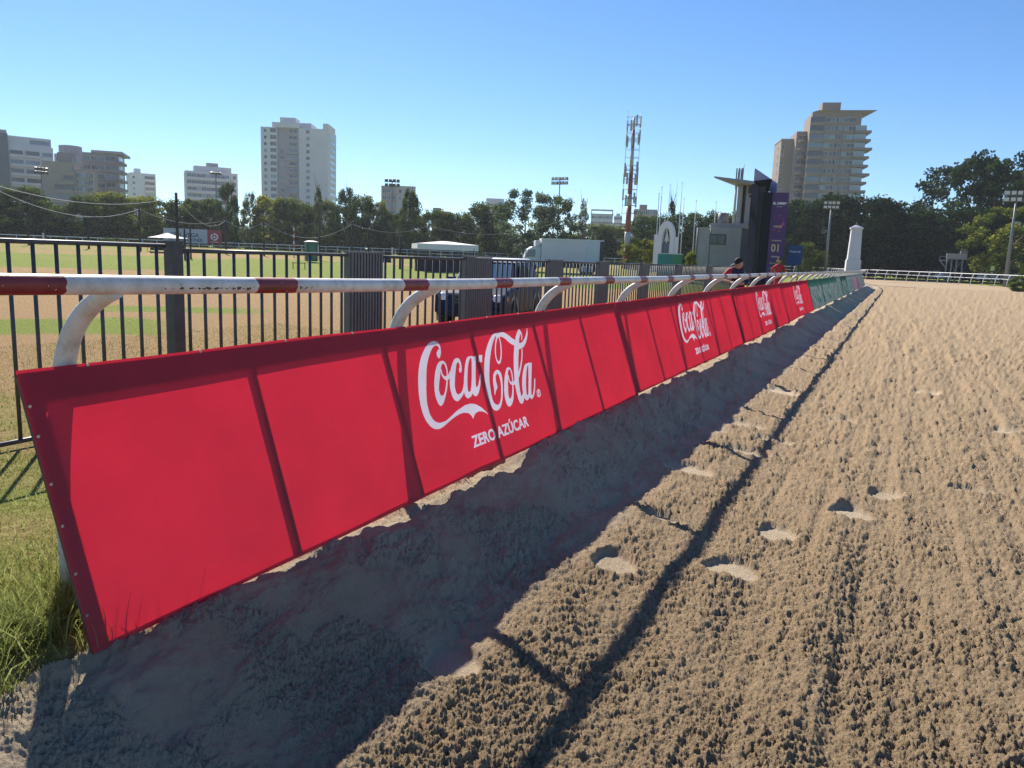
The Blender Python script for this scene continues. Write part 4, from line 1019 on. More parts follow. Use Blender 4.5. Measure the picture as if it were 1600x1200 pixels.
# beige tower on the right
b = Building('tallest beige tower with stacked balconies on its right side', 1290, 340, 10)
zt = b.z(1290, 176); x0 = b.x(1247); x1 = b.x(1322)
b.box('wall', x0, x1, 0, 20, 0, zt, BEIGE)
m = MB(); m.add([(x0 + 2, -2.0, zt + .4), (b.x(1343), -2.4, zt + .4), (b.x(1335), 18, zt + .4), (x0 + 2, 18, zt + .4), (x0, -.8, zt), (b.x(1328), -.8, zt), (b.x(1328), 18, zt), (x0, 18, zt)],
      [(0, 1, 2, 3), (7, 6, 5, 4), (0, 4, 5, 1), (1, 5, 6, 2), (2, 6, 7, 3), (3, 7, 4, 0)]); m.build('roof_slab', BEIGE, b.root)
b.box('lift_house', b.x(1263), b.x(1291), 3, 12, zt + .4, zt + 4.2, BEIGE)
nf = 13; fh = 3.2
for j in range(nf):
    z0 = zt - 3.6 - j * fh
    m = MB(); m.box(x0 - .5, x0 + 4.6, -.7, 0, z0 - .1, z0 + 1.7); m.build('bay_window', WINGL, b.root)
    b.box('corner_band', x0 - .6, x0 + 4.8, -.8, 0.01, z0 - 1.4, z0 - .12, BEIGE)
    for px_, w_ in ((1272, 1.8), (1283, 2.6), (1289, 2.2), (1300, 1.4), (1309, 2.6)):
        b.win(b.x(px_), 0, z0, w_, 1.5)
    if j > 0:
        b.box('balcony', b.x(1313), b.x(1338) + (.0 if j % 3 else .8), -1.4, 9, z0 - 1.0, z0 - .1, BEIGE)
        b.box('balcony_glazing', b.x(1314), b.x(1331), -.3, -.1, z0, z0 + 1.9, RAILG)
b.box('vertical_rib', b.x(1294.5), b.x(1295.5), -.25, 0, 4, zt - 6, BEIGE)
b2 = Building('narrow beige wing with rounded sunlit balconies left of the beige tower', 1236, 346, 10)
zt2 = b2.z(1236, 205); b2.box('wall', b2.x(1227), b2.x(1247), 1, 16, 0, zt2, BEIGE)
for j in range(14):
    z0 = zt2 - 3.4 - j * 3.2
    m = MB(); n = 8; P_ = [(b2.x(1229) + (b2.x(1243) - b2.x(1229)) * (1 - math.cos(math.pi * i / n)) / 2, 1 - 2.6 * math.sin(math.pi * i / n)) for i in range(n + 1)]
    m.add([(x, y, z) for z in (z0 - 1, z0) for x, y in P_], [(i, i + 1, n + 2 + i, n + 1 + i) for i in range(n)] + [tuple(range(n + 1)), tuple(range(2 * n + 1, n, -1))]); m.build('balcony', BEIGE, b2.root)
    b2.win(b2.x(1236), .95, z0 + .1, 3.4, 1.7)
b3 = Building('plain beige slab, lowest and leftmost part of the beige tower group', 1215, 352, 10)
zt3 = b3.z(1215, 219); b3.box('wall', b3.x(1204), b3.x(1228), 0, 16, 0, zt3, BEIGE); b3.box('roof_edge', b3.x(1204) - .2, b3.x(1228), -.25, 16, zt3, zt3 + .5, GREYW)
for j in range(13): b3.win(b3.x(1204) - .02, 6, zt3 - 3.4 - j * 3.2, 1.2, 1.3, R_(-90)); b3.win(b3.x(1207), 0, zt3 - 3.4 - j * 3.2, 1.0, 1.2)

# ------------------------------------------------------------------ masts, poles and wires
GALV = paint('dull_galvanised_pole', (0.20, 0.21, 0.22), .5, .15, 4, .4); WOODP = paint('dark_timber_pole', (0.06, 0.05, 0.045), .9, .2, 5)
LAMPG = paint('floodlight_lens', (0.55, 0.58, 0.62), .2, .1, 3); DK = paint('dark_lamp_housing', (0.04, 0.045, 0.05), .5)
LITEP = paint('pale_pole_paint', (0.6, 0.62, 0.64), .5)
def gz(x, y): return float(infield_z(x, y))
def floodlight(px, top, D, rows, cols, label, yaw=0, sz=.75, lens=LAMPG, pole=GALV, base=None):
    p = W(px, top, D); g = gz(p.x, p.y) if base is None else base; b = math.atan2(p.x, p.y)
    r = empty('floodlight_mast', (p.x, p.y, g), -b + R_(yaw), label, 'floodlight', 'floodlight masts')
    H = p.z - g; m = MB(); m.tube([(0, 0, -.2), (0, 0, H * .5), (0, 0, H)], [.24, .17, .10], 10); m.build('pole', pole, r)
    m = MB()
    for i in range(rows): m.box(-cols * sz * .62, cols * sz * .62, -.06, .06, H - .4 - i * sz * 1.35, H - .28 - i * sz * 1.35)
    m.build('crossbar', pole, r)
    lm = MB(); lm.prism([(-sz / 2, 0), (sz / 2, 0), (sz * .42, sz * .9), (-sz * .42, sz * .9)], -.08, .30, 0); lm.box(-sz * .44, sz * .44, -.10, -.08, .06, sz * .84, 1)
    me = lm.mesh('lamp', [DK, lens])
    for i in range(rows):
        for j in range(cols):
            o = link('lamp', me, r); o.location = ((j - (cols - 1) / 2) * sz * 1.22, -.12, H - .35 - i * sz * 1.35); o.rotation_euler = (R_(random.uniform(8, 22)), 0, R_(random.uniform(-25, 25)))
    return r
floodlight(64, 263, 190, 2, 4, 'floodlight mast in front of the leftmost apartment blocks', 20, .55, DK)
floodlight(337, 270, 190, 1, 4, 'floodlight mast in front of the wide white block', 10, .5, DK)
floodlight(613, 282, 185, 2, 4, 'floodlight mast standing out against the pinkish block', 0, .72, DK)
floodlight(875, 279, 185, 2, 5, 'tallest floodlight mast, rising behind the dark open tree', -25, .7)
floodlight(1300, 315, 118, 2, 4, 'floodlight mast in front of the dark trees left of the obelisk', 0, .42)
floodlight(1590, 300, 112, 2, 4, 'floodlight mast with pale lenses at the right edge', 0, .55)
def pole(px, top, D, label, rad=.12, mat_=WOODP, name='utility_pole', arm=False, cat='pole', group='timber wire poles'):
    p = W(px, top, D); g = gz(p.x, p.y); b = math.atan2(p.x, p.y); r = empty(name, (p.x, p.y, g), -b, label, cat, group); H = p.z - g
    m = MB(); m.tube([(0, 0, -.2), (0, 0, H)], [rad, rad * .75], 10); m.build('shaft', mat_, r)
    if arm: m = MB(); m.box(-.7, .7, -.05, .05, H - .5, H - .4); m.build('crossarm', mat_, r)
    return Vector((p.x, p.y, p.z))
P1 = pole(275, 301, 62, 'tallest timber pole beside the small white canopy', .13)
P2 = pole(217, 325, 88, 'timber pole below the distant white tower', .12)
P3 = pole(136, 330, 88, 'timber pole below the tan stepped block', .11)
P4 = pole(42, 330, 92, 'timber pole second from the left edge', .11)
P4b = pole(68, 322, 100, 'timber pole third from the left edge', .11)
P5 = pole(352, 338, 88, 'timber pole right of the white and red hoarding', .12, arm=True)
P6 = pole(412, 347, 86, 'timber pole left of the red and white striped one', .1)
P7 = pole(499, 352, 80, 'timber pole behind the dark green cabin', .09)
P8 = pole(550, 350, 84, 'timber pole right of the dark green cabin', .12)
P9 = pole(576, 368, 80, 'short timber pole between the cabin and the white canopy', .1)
P10 = pole(626, 372, 66, 'short timber pole left of the white canopy', .13)
P11 = pole(288, 358, 70, 'short thin stake just right of the tallest timber pole', .1); P12 = pole(297, 356, 72, 'second short stake in front of the white hoarding', .08)
P13 = pole(669, 352, 110, 'thin timber pole behind the white canopy', .1)
st = empty('striped_pole', (0, 0, 0), 0, 'red and white striped furlong pole in front of the trees', 'pole'); p = W(459, 355, 84); g = gz(p.x, p.y); st.location = (p.x, p.y, g)
H = p.z - g
for i in range(9):
    m = MB(); m.tube([(0, 0, H * i / 9), (0, 0, H * (i + 1) / 9)], .07, 10); m.build('band', paint('stripe_red', (.45, .04, .04), .5) if i % 2 else LITEP, st)
for px_, lab in ((68, 'left edge, below the floodlight'), (497, 'foot of the tall white tower'), (613, 'black box left of the canopy')):
    p = W(px_, 372 if px_ < 100 else 384 if px_ < 500 else 388, 110); g = gz(p.x, p.y); r = empty('distance_marker', (p.x, p.y, g), 0, 'short white distance marker near the ' + lab, 'marker', 'white distance markers')
    m = MB(); m.tube([(0, 0, -.1), (0, 0, max(1.0, p.z - g))], .09, 8); m.build('post', LITEP, r); m = MB(); m.box(-.12, .12, -.1, .1, max(1.0, p.z - g), max(1.0, p.z - g) + .1); m.build('cap', LITEP, r)
WIRE = paint('pale_wire', (0.55, 0.57, 0.6), .5)
def wire(a, b, sag, label, rad=.012):
    m = MB(); pts = []
    for i in range(25):
        t = i / 24; v = a.lerp(b, t); v.z -= sag * 4 * t * (1 - t); pts.append(v)
    o = m.tube(pts, rad, 5).build('overhead_wire', WIRE); tag(o, label, 'wire', 'overhead wires of the infield'); return o
wire(W(-90, 262, 46), P1 - Vector((0, 0, .3)), 1.0, 'upper pale wire running from the left edge to the tallest timber pole', .016)
wire(W(-60, 268, 60), P2 - Vector((0, 0, .1)), 1.6, 'lower pale wire running from the left edge to the pole below the distant tower', .018)
wire(P2 - Vector((0, 0, .1)), P5 - Vector((0, 0, .4)), .8, 'pale wire between the pole below the distant tower and the pole with a crossarm')
wire(P1 - Vector((0, 0, .3)), P5 - Vector((0, 0, .4)), 1.2, 'pale wire from the tallest timber pole down to the pole with a crossarm')
wire(P5 - Vector((0, 0, .4)), P6, .7, 'pale wire from the crossarm pole to its right neighbour'); wire(P6, P8, 1.5, 'pale wire sagging over the dark green cabin')
wire(P8, P13, .9, 'pale wire from the pole right of the cabin to the one behind the canopy'); wire(P13, W(900, 335, 120), 2.0, 'long pale wire past the silvery tree')

# telecom mast
p0 = W(978, 408, 100); g = gz(p0.x, p0.y); b_ = math.atan2(p0.x, p0.y)
r = empty('telecom_mast', (p0.x, p0.y, g), -b_, 'very tall red and white telecom mast with a caged ladder', 'mast')
H = W(985, 183, 100).z - g; RED_M = paint('mast_red', (.26, .07, .06), .5, .15, 3); WH_M = paint('mast_white', (.42, .42, .45), .5, .1, 3)
cuts = [0, .14, .25, .42, .50, .68, .80, .92, 1.0]
for i in range(8):
    m = MB(); f0, f1 = cuts[i], cuts[i + 1]; m.tube([(0, 0, H * f0), (0, 0, H * f1)], [.42 - .28 * f0, .42 - .28 * f1], 12); m.build('section', RED_M if i % 2 == 0 else WH_M, r)
m = MB(); hw = .95
for (x, y) in ((-hw, -.5), (hw, -.5), (-hw, .5), (hw, .5)): m.tube([(x * .9, y, H * .27), (x * .82, y, H * 1.04)], .022, 5)
z = H * .27
while z < H * 1.02:
    for y in (-.5, .5): m.tube([(-hw * .9, y, z), (hw * .9, y, z)], .025, 4)
    for x in (-hw * .87, hw * .87): m.tube([(x, -.5, z), (x, .5, z)], .025, 4)
    z += .95
m.build('cable_cage', GALV, r)
ANT = paint('antenna_grey', (.34, .38, .36), .5)
for zc, n in ((.95, 4), (.86, 6), (.66, 6), (.60, 5), (.47, 5)):
    m = MB(); m.tube([(math.cos(6.283 * i / 12) * .8, math.sin(6.283 * i / 12) * .8, H * zc) for i in range(13)], .04, 5, cap=False); m.build('antenna_ring', GALV, r)
    for i in range(n):
        m = MB(); a = 6.283 * i / n + .4; m.box(-.10, .10, -.07, .07, -.65, .65); o = m.build('antenna', ANT, r); o.location = (math.cos(a) * .85, math.sin(a) * .85, H * zc + random.uniform(-.4, .5)); o.rotation_euler = (0, 0, a + 1.57)
for i, (px_, top) in enumerate([(1030, 303), (1034.5, 293), (1047, 289), (1066, 286), (1069, 311), (1088, 314), (1119, 316)]):
    p = W(px_, top, 95 + i); g = gz(p.x, p.y); rr = empty('flagpole', (p.x, p.y, g), 0, ['leftmost bare flagpole, left of the white arch', 'second bare flagpole from the left, almost touching the first', 'bare flagpole rising right behind the white arch', 'tallest bare flagpole, right of the white arch', 'shorter bare flagpole close beside the tallest one', 'bare flagpole at the left edge of the concrete building', 'bare flagpole behind the concrete building roof'][i], 'flagpole', 'bare flagpoles near the white arch')
    m = MB(); m.tube([(0, 0, -.1), (0, 0, p.z - g)], [.07, .035], 8); m.build('shaft', LITEP, rr); m = MB(); m.ell((0, 0, p.z - g + .05), (.07, .07, .07), 8, 6); m.build('finial', LITEP, rr)

# ------------------------------------------------------------------ far rail
WR = paint('white_far_rail', (0.62, 0.66, 0.72), .4, .06, 2)
fp = []
for px_, D, top in [(-140, 128, 360), (0, 125, 366), (200, 128, 373.5), (400, 132, 381), (600, 137, 388.5), (780, 140, 396), (1000, 145, 405.5), (1250, 138, 417), (1400, 126, 423.3), (1500, 117, 427.2), (1600, 109, 431), (1700, 100, 435)]:
    fp.append(W(px_, top, D))
pts = catmull([tuple(v) for v in fp], 12, False); seg = np.linalg.norm(np.diff(pts, axis=0), axis=1); L = np.concatenate([[0], np.cumsum(seg)])
def fr(s): return Vector([np.interp(s, L, pts[:, i]) for i in range(3)])
fr_root = empty('far_white_rail', tuple(fr(0)), 0, 'white double rail across the whole far side of the course', 'rail')
o0 = fr(0)
m = MB(); m.tube([fr(s) - o0 for s in np.arange(0, L[-1], 2.0)], .055, 6); m.build('top_pipe', WR, fr_root)
m = MB(); m.tube([fr(s) - o0 - Vector((0, 0, .5)) for s in np.arange(0, L[-1], 2.0)], .035, 6); m.build('lower_pipe', WR, fr_root)
pm_ = MB(); pm_.tube([(.0, -.45, -1.5), (0, -.32, -.7), (0, -.15, -.2), (0, 0, -.02)], .05, 6); far_post = pm_.mesh('post', WR)
S_ = np.linspace(L[-1] - 1, 2, 96)
for s in S_:
    p = fr(s); d = fr(min(s + .5, L[-1])) - fr(max(s - .5, 0)); o = link('post', far_post, fr_root); o.location = p - o0; o.rotation_euler = (0, 0, math.atan2(d.y, d.x))

# ------------------------------------------------------------------ things in the infield
def local(px, D, name, label, cat, yaw=0, z=None, group=None):
    x, y = G2(px, D); g = gz(x, y) if z is None else z
    return empty(name, (x, y, g), -math.atan2(x, y) + R_(yaw), label, cat, group), g
CANV = paint('white_canopy_cloth', (.76, .72, .73), .8, .05, 3); DCL = paint('dark_brown_skirt', (.035, .03, .032), .8, .15, 3)
# canopy
r, g = local(694, 66, 'event_canopy', 'wide white canopy with a low peak over a dark counter', 'canopy', 8)
w = 4.9 / 2; ze = W(694, 388, 66).z - g; zp = W(694, 377, 66).z - g; zl = W(694, 382, 66).z - g
m = MB(); n = 2.3; m.add([(-w, -n, zl), (w, -n, zl), (w, n, zl), (-w, n, zl), (-.3, 0, zp), (.3, 0, zp)], [(0, 1, 5, 4), (1, 2, 5), (2, 3, 4, 5), (3, 0, 4)]); m.build('roof_cloth', CANV, r)
m = MB(); m.box(-w, w, -n - .01, -n + .01, ze - .15, zl); m.box(-w, w, n - .01, n + .01, ze - .1, zl); m.box(-w - .01, -w + .01, -n, n, ze - .1, zl); m.box(w - .01, w + .01, -n, n, ze - .1, zl); m.build('valance', CANV, r)
for x in (-w + .05, w - .05, -w / 3, w / 3):
    for y in (-n + .05, n - .05):
        m = MB(); m.tube([(x, y, -.1), (x, y, ze)], .035, 6); m.build('leg', GALV, r)
zr = W(694, 398, 66).z - g; m = MB()
for q in (0, .25): m.tube([(-w, -n + .05, zr - q), (w, -n + .05, zr - q)], .02, 5)
m.build('crossbar', GALV, r)
r, g = local(693, 43, 'serving_counter', 'long dark skirted counter in front of the white canopy', 'counter', 4)
m = MB(); zt = W(693, 404, 43).z - g; zz = W(693, 422, 43).z - g; m.box(-1.5, 1.6, 0, 1.2, zz - .1, zt - .06); m.build('skirt', DCL, r, .02); m = MB(); m.box(-1.58, 1.68, -.08, 1.28, zt - .06, zt); m.build('top', paint('counter_top', (.08, .075, .07), .5), r, .01)
for x in (-1.3, 1.4): m = MB(); m.box(x - .05, x + .05, .5, .6, -.1, zz); m.build('leg', DCL, r)
# small canopy left
r, g = local(262, 88, 'small_canopy', 'small white pyramid canopy in front of the white hoarding', 'canopy', 6)
w = 1.75; zp = W(262, 363.5, 88).z - g; zl = W(262, 372, 88).z - g
m = MB(); m.add([(-w, -w, zl), (w, -w, zl), (w, w, zl), (-w, w, zl), (0, 0, zp), (-w * .45, -w * .45, zl + (zp - zl) * .45), (w * .45, -w * .45, zl + (zp - zl) * .45), (w * .45, w * .45, zl + (zp - zl) * .45), (-w * .45, w * .45, zl + (zp - zl) * .45)],
                [(0, 1, 6, 5), (1, 2, 7, 6), (2, 3, 8, 7), (3, 0, 5, 8), (5, 6, 4), (6, 7, 4), (7, 8, 4), (8, 5, 4)]); m.build('roof_cloth', CANV, r)
for x in (-w, w):
    for y in (-w, w): m = MB(); m.tube([(x, y, -.1), (x, y, zl)], .03, 6); m.build('leg', GALV, r)
r, g = local(262, 84, 'dark_table', 'dark covered table under the small white canopy', 'table', 6)
m = MB(); m.box(-1.5, 1.5, 0, .8, .25, .85); m.build('skirt', DCL, r, .02); m = MB(); m.box(-1.55, 1.55, -.05, .85, .85, .9); m.build('top', paint('counter_top', (.08, .075, .07), .5), r)
# hoarding: white and red
def text_obj(txt, size, mat_, parent, loc, depth=.01, bold=0, sx=1, name='lettering'):
    tr = text_tris(txt, size, bold, sx); m = MB()
    for t in tr: m.add([(p[0], -depth, p[1]) for p in t], [(0, 1, 2)])
    o = link(name, m.mesh(name, mat_), parent); o.location = loc; return o
r, g = local(303, 118, 'sponsor_hoarding', 'pale blue and dark red sponsor hoarding beside the small canopy', 'sign', 6)
zt = W(303, 358, 118).z - g; zb = W(303, 380, 118).z - g; k = .103
m = MB(); m.box(-37 * k, 17 * k, 0, .08, zb, zt); m.build('white_board', paint('pale_blue_board', (.36, .44, .50), .6, .06, 1), r); m = MB(); m.box(17.05 * k, 35.5 * k, 0, .08, zb, zt); m.build('red_board', paint('dark_red_board', (.25, .05, .07), .6, .08, 1), r)
NAVY = paint('navy_print', (.03, .07, .14), .6)
text_obj('SPBL VEGA', .75, NAVY, r, (-11 * k, -.01, zt - .85), bold=.012); text_obj('INTERNACIONER', .55, NAVY, r, (-10 * k, -.01, zt - 1.5), bold=.01)
m = MB(); n = 20; cx, cz = 26 * k, zt - .95
for i in range(n):
    if i % 7 == 6: continue
    a0, a1 = 2 * math.pi * i / n, 2 * math.pi * (i + 1) / n; m.add([(cx + .32 * math.cos(a0), -.02, cz + .32 * math.sin(a0)), (cx + .5 * math.cos(a0), -.02, cz + .5 * math.sin(a0)), (cx + .5 * math.cos(a1), -.02, cz + .5 * math.sin(a1)), (cx + .32 * math.cos(a1), -.02, cz + .32 * math.sin(a1))], [(0, 1, 2, 3)])
m.add([(cx - .2, -.02, cz - .15), (cx + .2, -.02, cz - .15), (cx, -.02, cz + .22)], [(0, 1, 2)]); m.box(cx - .5, cx + .5, -.02, 0, cz - .72, cz - .66); m.build('emblem', LITEP, r)
for x in (-36 * k, -20 * k, 0, 34 * k): m = MB(); m.box(x - .05, x + .05, .08, .16, -.1, zt); m.build('leg', GALV, r)
# cabin, black box
r, g = local(488, 74, 'portable_cabin', 'small dark green portable cabin on the infield', 'cabin', 12); h = W(488, 376, 74).z - g
m = MB(); m.box(-.5, .5, 0, 1, .1, h - .1); m.build('body', paint('cabin_green', (.04, .12, .09), .5), r, .03); m = MB(); m.add([(-.55, -.05, h - .1), (.55, -.05, h - .1), (.55, 1.05, h - .1), (-.55, 1.05, h - .1), (-.2, .3, h), (.2, .3, h), (.2, .7, h), (-.2, .7, h)], [(0, 1, 5, 4), (1, 2, 6, 5), (2, 3, 7, 6), (3, 0, 4, 7), (4, 5, 6, 7)]); m.build('roof', LITEP, r)
m = MB(); m.box(-.28, .28, -.03, 0, .2, h - .35); m.build('door', paint('cabin_door_green', (.06, .18, .13), .5), r)
r, g = local(602, 82, 'black_speaker_box', 'small black box on the grass left of the white canopy', 'box', 0); m = MB(); m.box(-.6, .6, 0, .6, 0, .62); m.build('body', DCL, r, .05); m = MB(); m.box(-.45, .45, -.02, 0, .1, .5); m.build('front_cloth', DK, r)
r, g = local(467, 60, 'park_bench', 'small dark bench on the green turf strip', 'bench', 0)
m = MB(); m.box(-.5, .5, 0, .3, .40, .45); m.build('seat', DCL, r)
for x in (-.42, .42): m = MB(); m.box(x - .03, x + .03, .05, .25, -.05, .40); m.build('leg', DCL, r)
# truck
TW = paint('white_truck_box', (.62, .60, .65), .5, .05, 1); r, g = local(893, 72, 'box_truck', 'white box truck seen from the side, facing left', 'truck', 8)
k = 72 / F_PX * 1.02; zt = W(893, 374, 72).z - g; zb = W(893, 412, 72).z - g
m = MB(); m.box(-46 * k, 48 * k, 0, 2.4, zb, zt); m.build('cargo_box', TW, r, .04); m = MB(); m.box(23 * k, 42 * k, -.03, 0, zb + .1, zt - .05); m.build('side_door', paint('truck_door', (.52, .58, .66), .4, .04, 1), r)
m = MB(); m.box(-46.4 * k, 48.4 * k, -.04, 0, zt - .09, zt + .02); m.build('top_trim', LITEP, r); m = MB(); m.box(42.5 * k, 48.5 * k, -.035, -.0, zb, zt - .1); m.build('rear_frame', DK, r)
m = MB(); m.prism([(-72 * k, zb - .5), (-46.5 * k, zb - .5), (-46.5 * k, zt - .7), (-60 * k, zt - .75), (-66 * k, zt - 1.0), (-71 * k, zt - 1.7)], .1, 2.3); cab = m.build('cab', paint('truck_cab_white', (.5, .54, .58), .35), r, .05)
m = MB(); m.prism([(-65 * k, zt - 1.1), (-55 * k, zt - 1.0), (-55 * k, zt - 1.65), (-69 * k, zt - 1.7)], .06, .1); m.build('cab_window', WINGL, r)
m = MB(); m.box(-55 * k, -47 * k, .3, 2, zt - .7, zt - .2); m.build('fridge_unit', TW, r, .05)
m = MB(); m.box(-50 * k, 47 * k, .5, 1.9, .5, zb); m.build('chassis', DK, r)
m = MB(); m.tube([(-69 * k, .2, zt - 1.0), (-69.5 * k, -.2, zt - 1.1), (-69.5 * k, -.2, zt - 1.6)], .04, 6); m.build('mirror', DK, r)
TYRE = paint('tyre_rubber', (.02, .02, .022), .8); RIM = paint('alloy_rim', (.45, .46, .48), .35, .1, 5, .7)
def wheel(parent, loc, R, w_, spokes=6):
    m = MB(); n = 28; prof = [(.66, -.5), (.92, -.5), (1.0, -.35), (1.0, .35), (.92, .5), (.66, .5)]
    for (rr, ww) in prof:
        for i in range(n): a = 2 * math.pi * i / n; m.v.append((rr * R * math.cos(a), ww * w_, rr * R * math.sin(a)))
    for j in range(len(prof)):
        for i in range(n): a_ = j * n + i; b_ = j * n + (i + 1) % n; c_ = ((j + 1) % len(prof)) * n; m.f.append((a_, b_, c_ + (i + 1) % n, c_ + i)); m.m.append(0); m.sm.append(True)
    o = m.build('wheel', TYRE, parent); o.location = loc
    m = MB(); m.tube([(0, -.30 * w_, 0), (0, .1 * w_, 0)], R * .67, 24)
    for i in range(spokes):
        a = 2 * math.pi * i / spokes; T = Matrix.Rotation(a, 4, 'Y'); m.box(-.05 * R, .05 * R, -.46 * w_, -.28 * w_, .1 * R, .64 * R, 0, T)
    m.tube([(0, -.5 * w_, 0), (0, -.28 * w_, 0)], R * .14, 12); m.build('rim', RIM, o); return o
for x in (-60 * k, 20 * k, 30 * k): wheel(r, (x, .25, .48), .48, .3)

# ---- dark blue four wheel drive behind the fence
r, g = local(772, 20.6, 'parked_pickup', 'dark blue four wheel drive with a white roof parked behind the fence', 'car', 0, z=-0.26)
BLUE = paint('dark_blue_car_paint', (.010, .020, .055), .4, .15, 4, .0, 0, .12); ARCH = paint('silver_grey_arch_trim', (.22, .23, .25), .4); CG = glass('car_glass', (.04, .055, .065), .06)
WROOF = paint('white_car_roof', (.72, .73, .74), .35, .05, 4)
# car axes: local -y faces the camera; the car points left-forward. build along +X = car forward then rotate
car = empty('body_frame', (0, 0, 0)); car.parent = None; bpy.data.objects.remove(car)
r.rotation_euler = (0, 0, r.rotation_euler.z + R_(-104))
# forward = local +x ; left = +y. width 1.8, length 4.4
Hh = 1.80
def cm(pr, y0, y1, name, mat_, bev=.05, parent=r):
    m = MB(); m.prism(pr, y0, y1); return m.build(name, mat_, parent, bev)
cm([(-2.2, .45), (-2.2, 1.05), (1.0, 1.10), (1.95, 1.02), (2.18, .90), (2.22, .45), (1.85, .38), (1.80, .62), (1.6, .82), (1.25, .84), (1.0, .72), (.92, .40), (-1.0, .38), (-1.08, .70), (-1.3, .84), (-1.6, .82), (-1.8, .65), (-1.88, .42)], -.88, .88, 'body', BLUE, .07)
m = MB(); lo = .84; hi = .68
m.add([(-2.1, -lo, 1.04), (1.0, -lo, 1.08), (.35, -hi, 1.66), (-1.85, -hi, 1.68), (-2.1, lo, 1.04), (1.0, lo, 1.08), (.35, hi, 1.66), (-1.85, hi, 1.68)], [(0, 1, 2, 3), (7, 6, 5, 4), (1, 5, 6, 2), (0, 3, 7, 4), (3, 2, 6, 7), (0, 4, 5, 1)]); m.build('cabin', BLUE, r, .06)
m = MB(); m.add([(.36, -hi, 1.665), (.36, hi, 1.665), (-1.86, hi, 1.685), (-1.86, -hi, 1.685), (.2, -hi + .1, 1.76), (.2, hi - .1, 1.76), (-1.75, hi - .1, 1.78), (-1.75, -hi + .1, 1.78)], [(0, 1, 5, 4), (1, 2, 6, 5), (2, 3, 7, 6), (3, 0, 4, 7), (4, 5, 6, 7), (3, 2, 1, 0)]); m.build('roof', WROOF, r, .03)
m = MB(); m.add([(.985, -.74, 1.13), (.985, .74, 1.13), (.43, .62, 1.62), (.43, -.62, 1.62)], [(0, 1, 2, 3)]); o = m.build('windscreen', CG, r); o.location = (.03, 0, .01)
for sy in (-1, 1):
    for (a, b2_, c, d, nm) in ((-.75, .78, .28, -.62, 'side_window'), (-1.95, -.85, -.75, -1.75, 'side_window')):
        m = MB(); m.add([(a, sy * .842, 1.13), (b2_, sy * .842, 1.13), (c, sy * .715, 1.58), (d, sy * .715, 1.58)], [(0, 1, 2, 3)]); o = m.build(nm, CG, r); o.location = (0, sy * .012, 0)
    m = MB(); m.box(.62, .80, sy * .92 - .12, sy * .92 + .12, 1.08, 1.28); m.build('mirror', BLUE, r, .03)
    m = MB(); m.ell((2.10, sy * .66, .82), (.11, .20, .12), 14, 8); hl = m.build('headlight', paint('headlight_lens', (.75, .76, .78), .1, .05, 9), r)
    m = MB(); m.ell((2.06, sy * .84, .83), (.10, .06, .09), 10, 6); m.build('indicator', paint('amber_lens', (.75, .22, .05), .2), r)
    for wx in (1.42, -1.45):
        wheel(r, (wx, sy * .80, .38), .38, .24 * sy * -1 if False else .24).rotation_euler = (0, 0, 0 if sy < 0 else math.pi)
        m = MB(); n = 14
        for i in range(n):
            a0, a1 = math.pi * (i / n * 1.16 - .08), math.pi * ((i + 1) / n * 1.16 - .08)
            m.add([(wx + .44 * math.cos(a0), sy * .90, .38 + .44 * math.sin(a0)), (wx + .53 * math.cos(a0), sy * .90, .38 + .53 * math.sin(a0)), (wx + .53 * math.cos(a1), sy * .90, .38 + .53 * math.sin(a1)), (wx + .44 * math.cos(a1), sy * .90, .38 + .44 * math.sin(a1)),
                   (wx + .44 * math.cos(a0), sy * .84, .38 + .44 * math.sin(a0)), (wx + .53 * math.cos(a0), sy * .84, .38 + .53 * math.sin(a0)), (wx + .53 * math.cos(a1), sy * .84, .38 + .53 * math.sin(a1)), (wx + .44 * math.cos(a1), sy * .84, .38 + .44 * math.sin(a1))], [(0, 1, 2, 3), (0, 3, 7, 4), (1, 5, 6, 2)])
        m.build('wheel_arch', ARCH, r)
m = MB(); m.box(2.12, 2.26, -.80, .80, .38, .62); m.build('bumper', BLUE, r, .05)
m = MB()
for z in (.72, .80, .88): m.box(2.14, 2.20, -.42, .42, z - .025, z + .025)
m.build('grille', paint('dark_grille', (.06, .065, .075), .3, .1, 5, .5), r)
m = MB(); m.box(2.265, 2.275, -.24, .24, .45, .56); m.build('number_plate', LITEP, r)
m = MB(); m.tube([(.2, -.5, 1.75), (.15, -.5, 2.0)], .01, 5); m.build('aerial', DK, r)

# white arch monument
r, g = local(1038, 92, 'white_arch', 'white memorial arch with a tall pointed opening', 'monument', -10); k = 92 / F_PX
zt = W(1041, 345, 92).z - g; zs = W(1030, 368, 92).z - g; WM = paint('white_monument_render', (.70, .67, .74), .7, .05, .7)
def arch_outline(w_, z0, z1, n=14, p=1.0): return [(w_ * math.cos(math.pi * i / n), z0 + (z1 - z0) * math.sin(math.pi * i / n) ** p) for i in range(n + 1)]
out = arch_outline(.92, zs, zt); inn = arch_outline(.45, zs - .6, zt - .75, p=1.0)
m = MB(); n = len(out); vs = [(x, y, z) for y in (0, 1.0) for (x, z) in ([(.92, -.1)] + out + [(-.92, -.1)])] + [(x, y, z) for y in (0, 1.0) for (x, z) in ([(.45, -.1)] + inn + [(-.45, -.1)])]
n2 = n + 2; fs = []
for i in range(n2 - 1): fs += [(i, i + 1, 2 * n2 + i + 1, 2 * n2 + i), (n2 + i, 3 * n2 + i, 3 * n2 + i + 1, n2 + i + 1), (i, n2 + i, n2 + i + 1, i + 1), (2 * n2 + i, 2 * n2 + i + 1, 3 * n2 + i + 1, 3 * n2 + i)]
m.add(vs, fs); m.build('arch', WM, r)
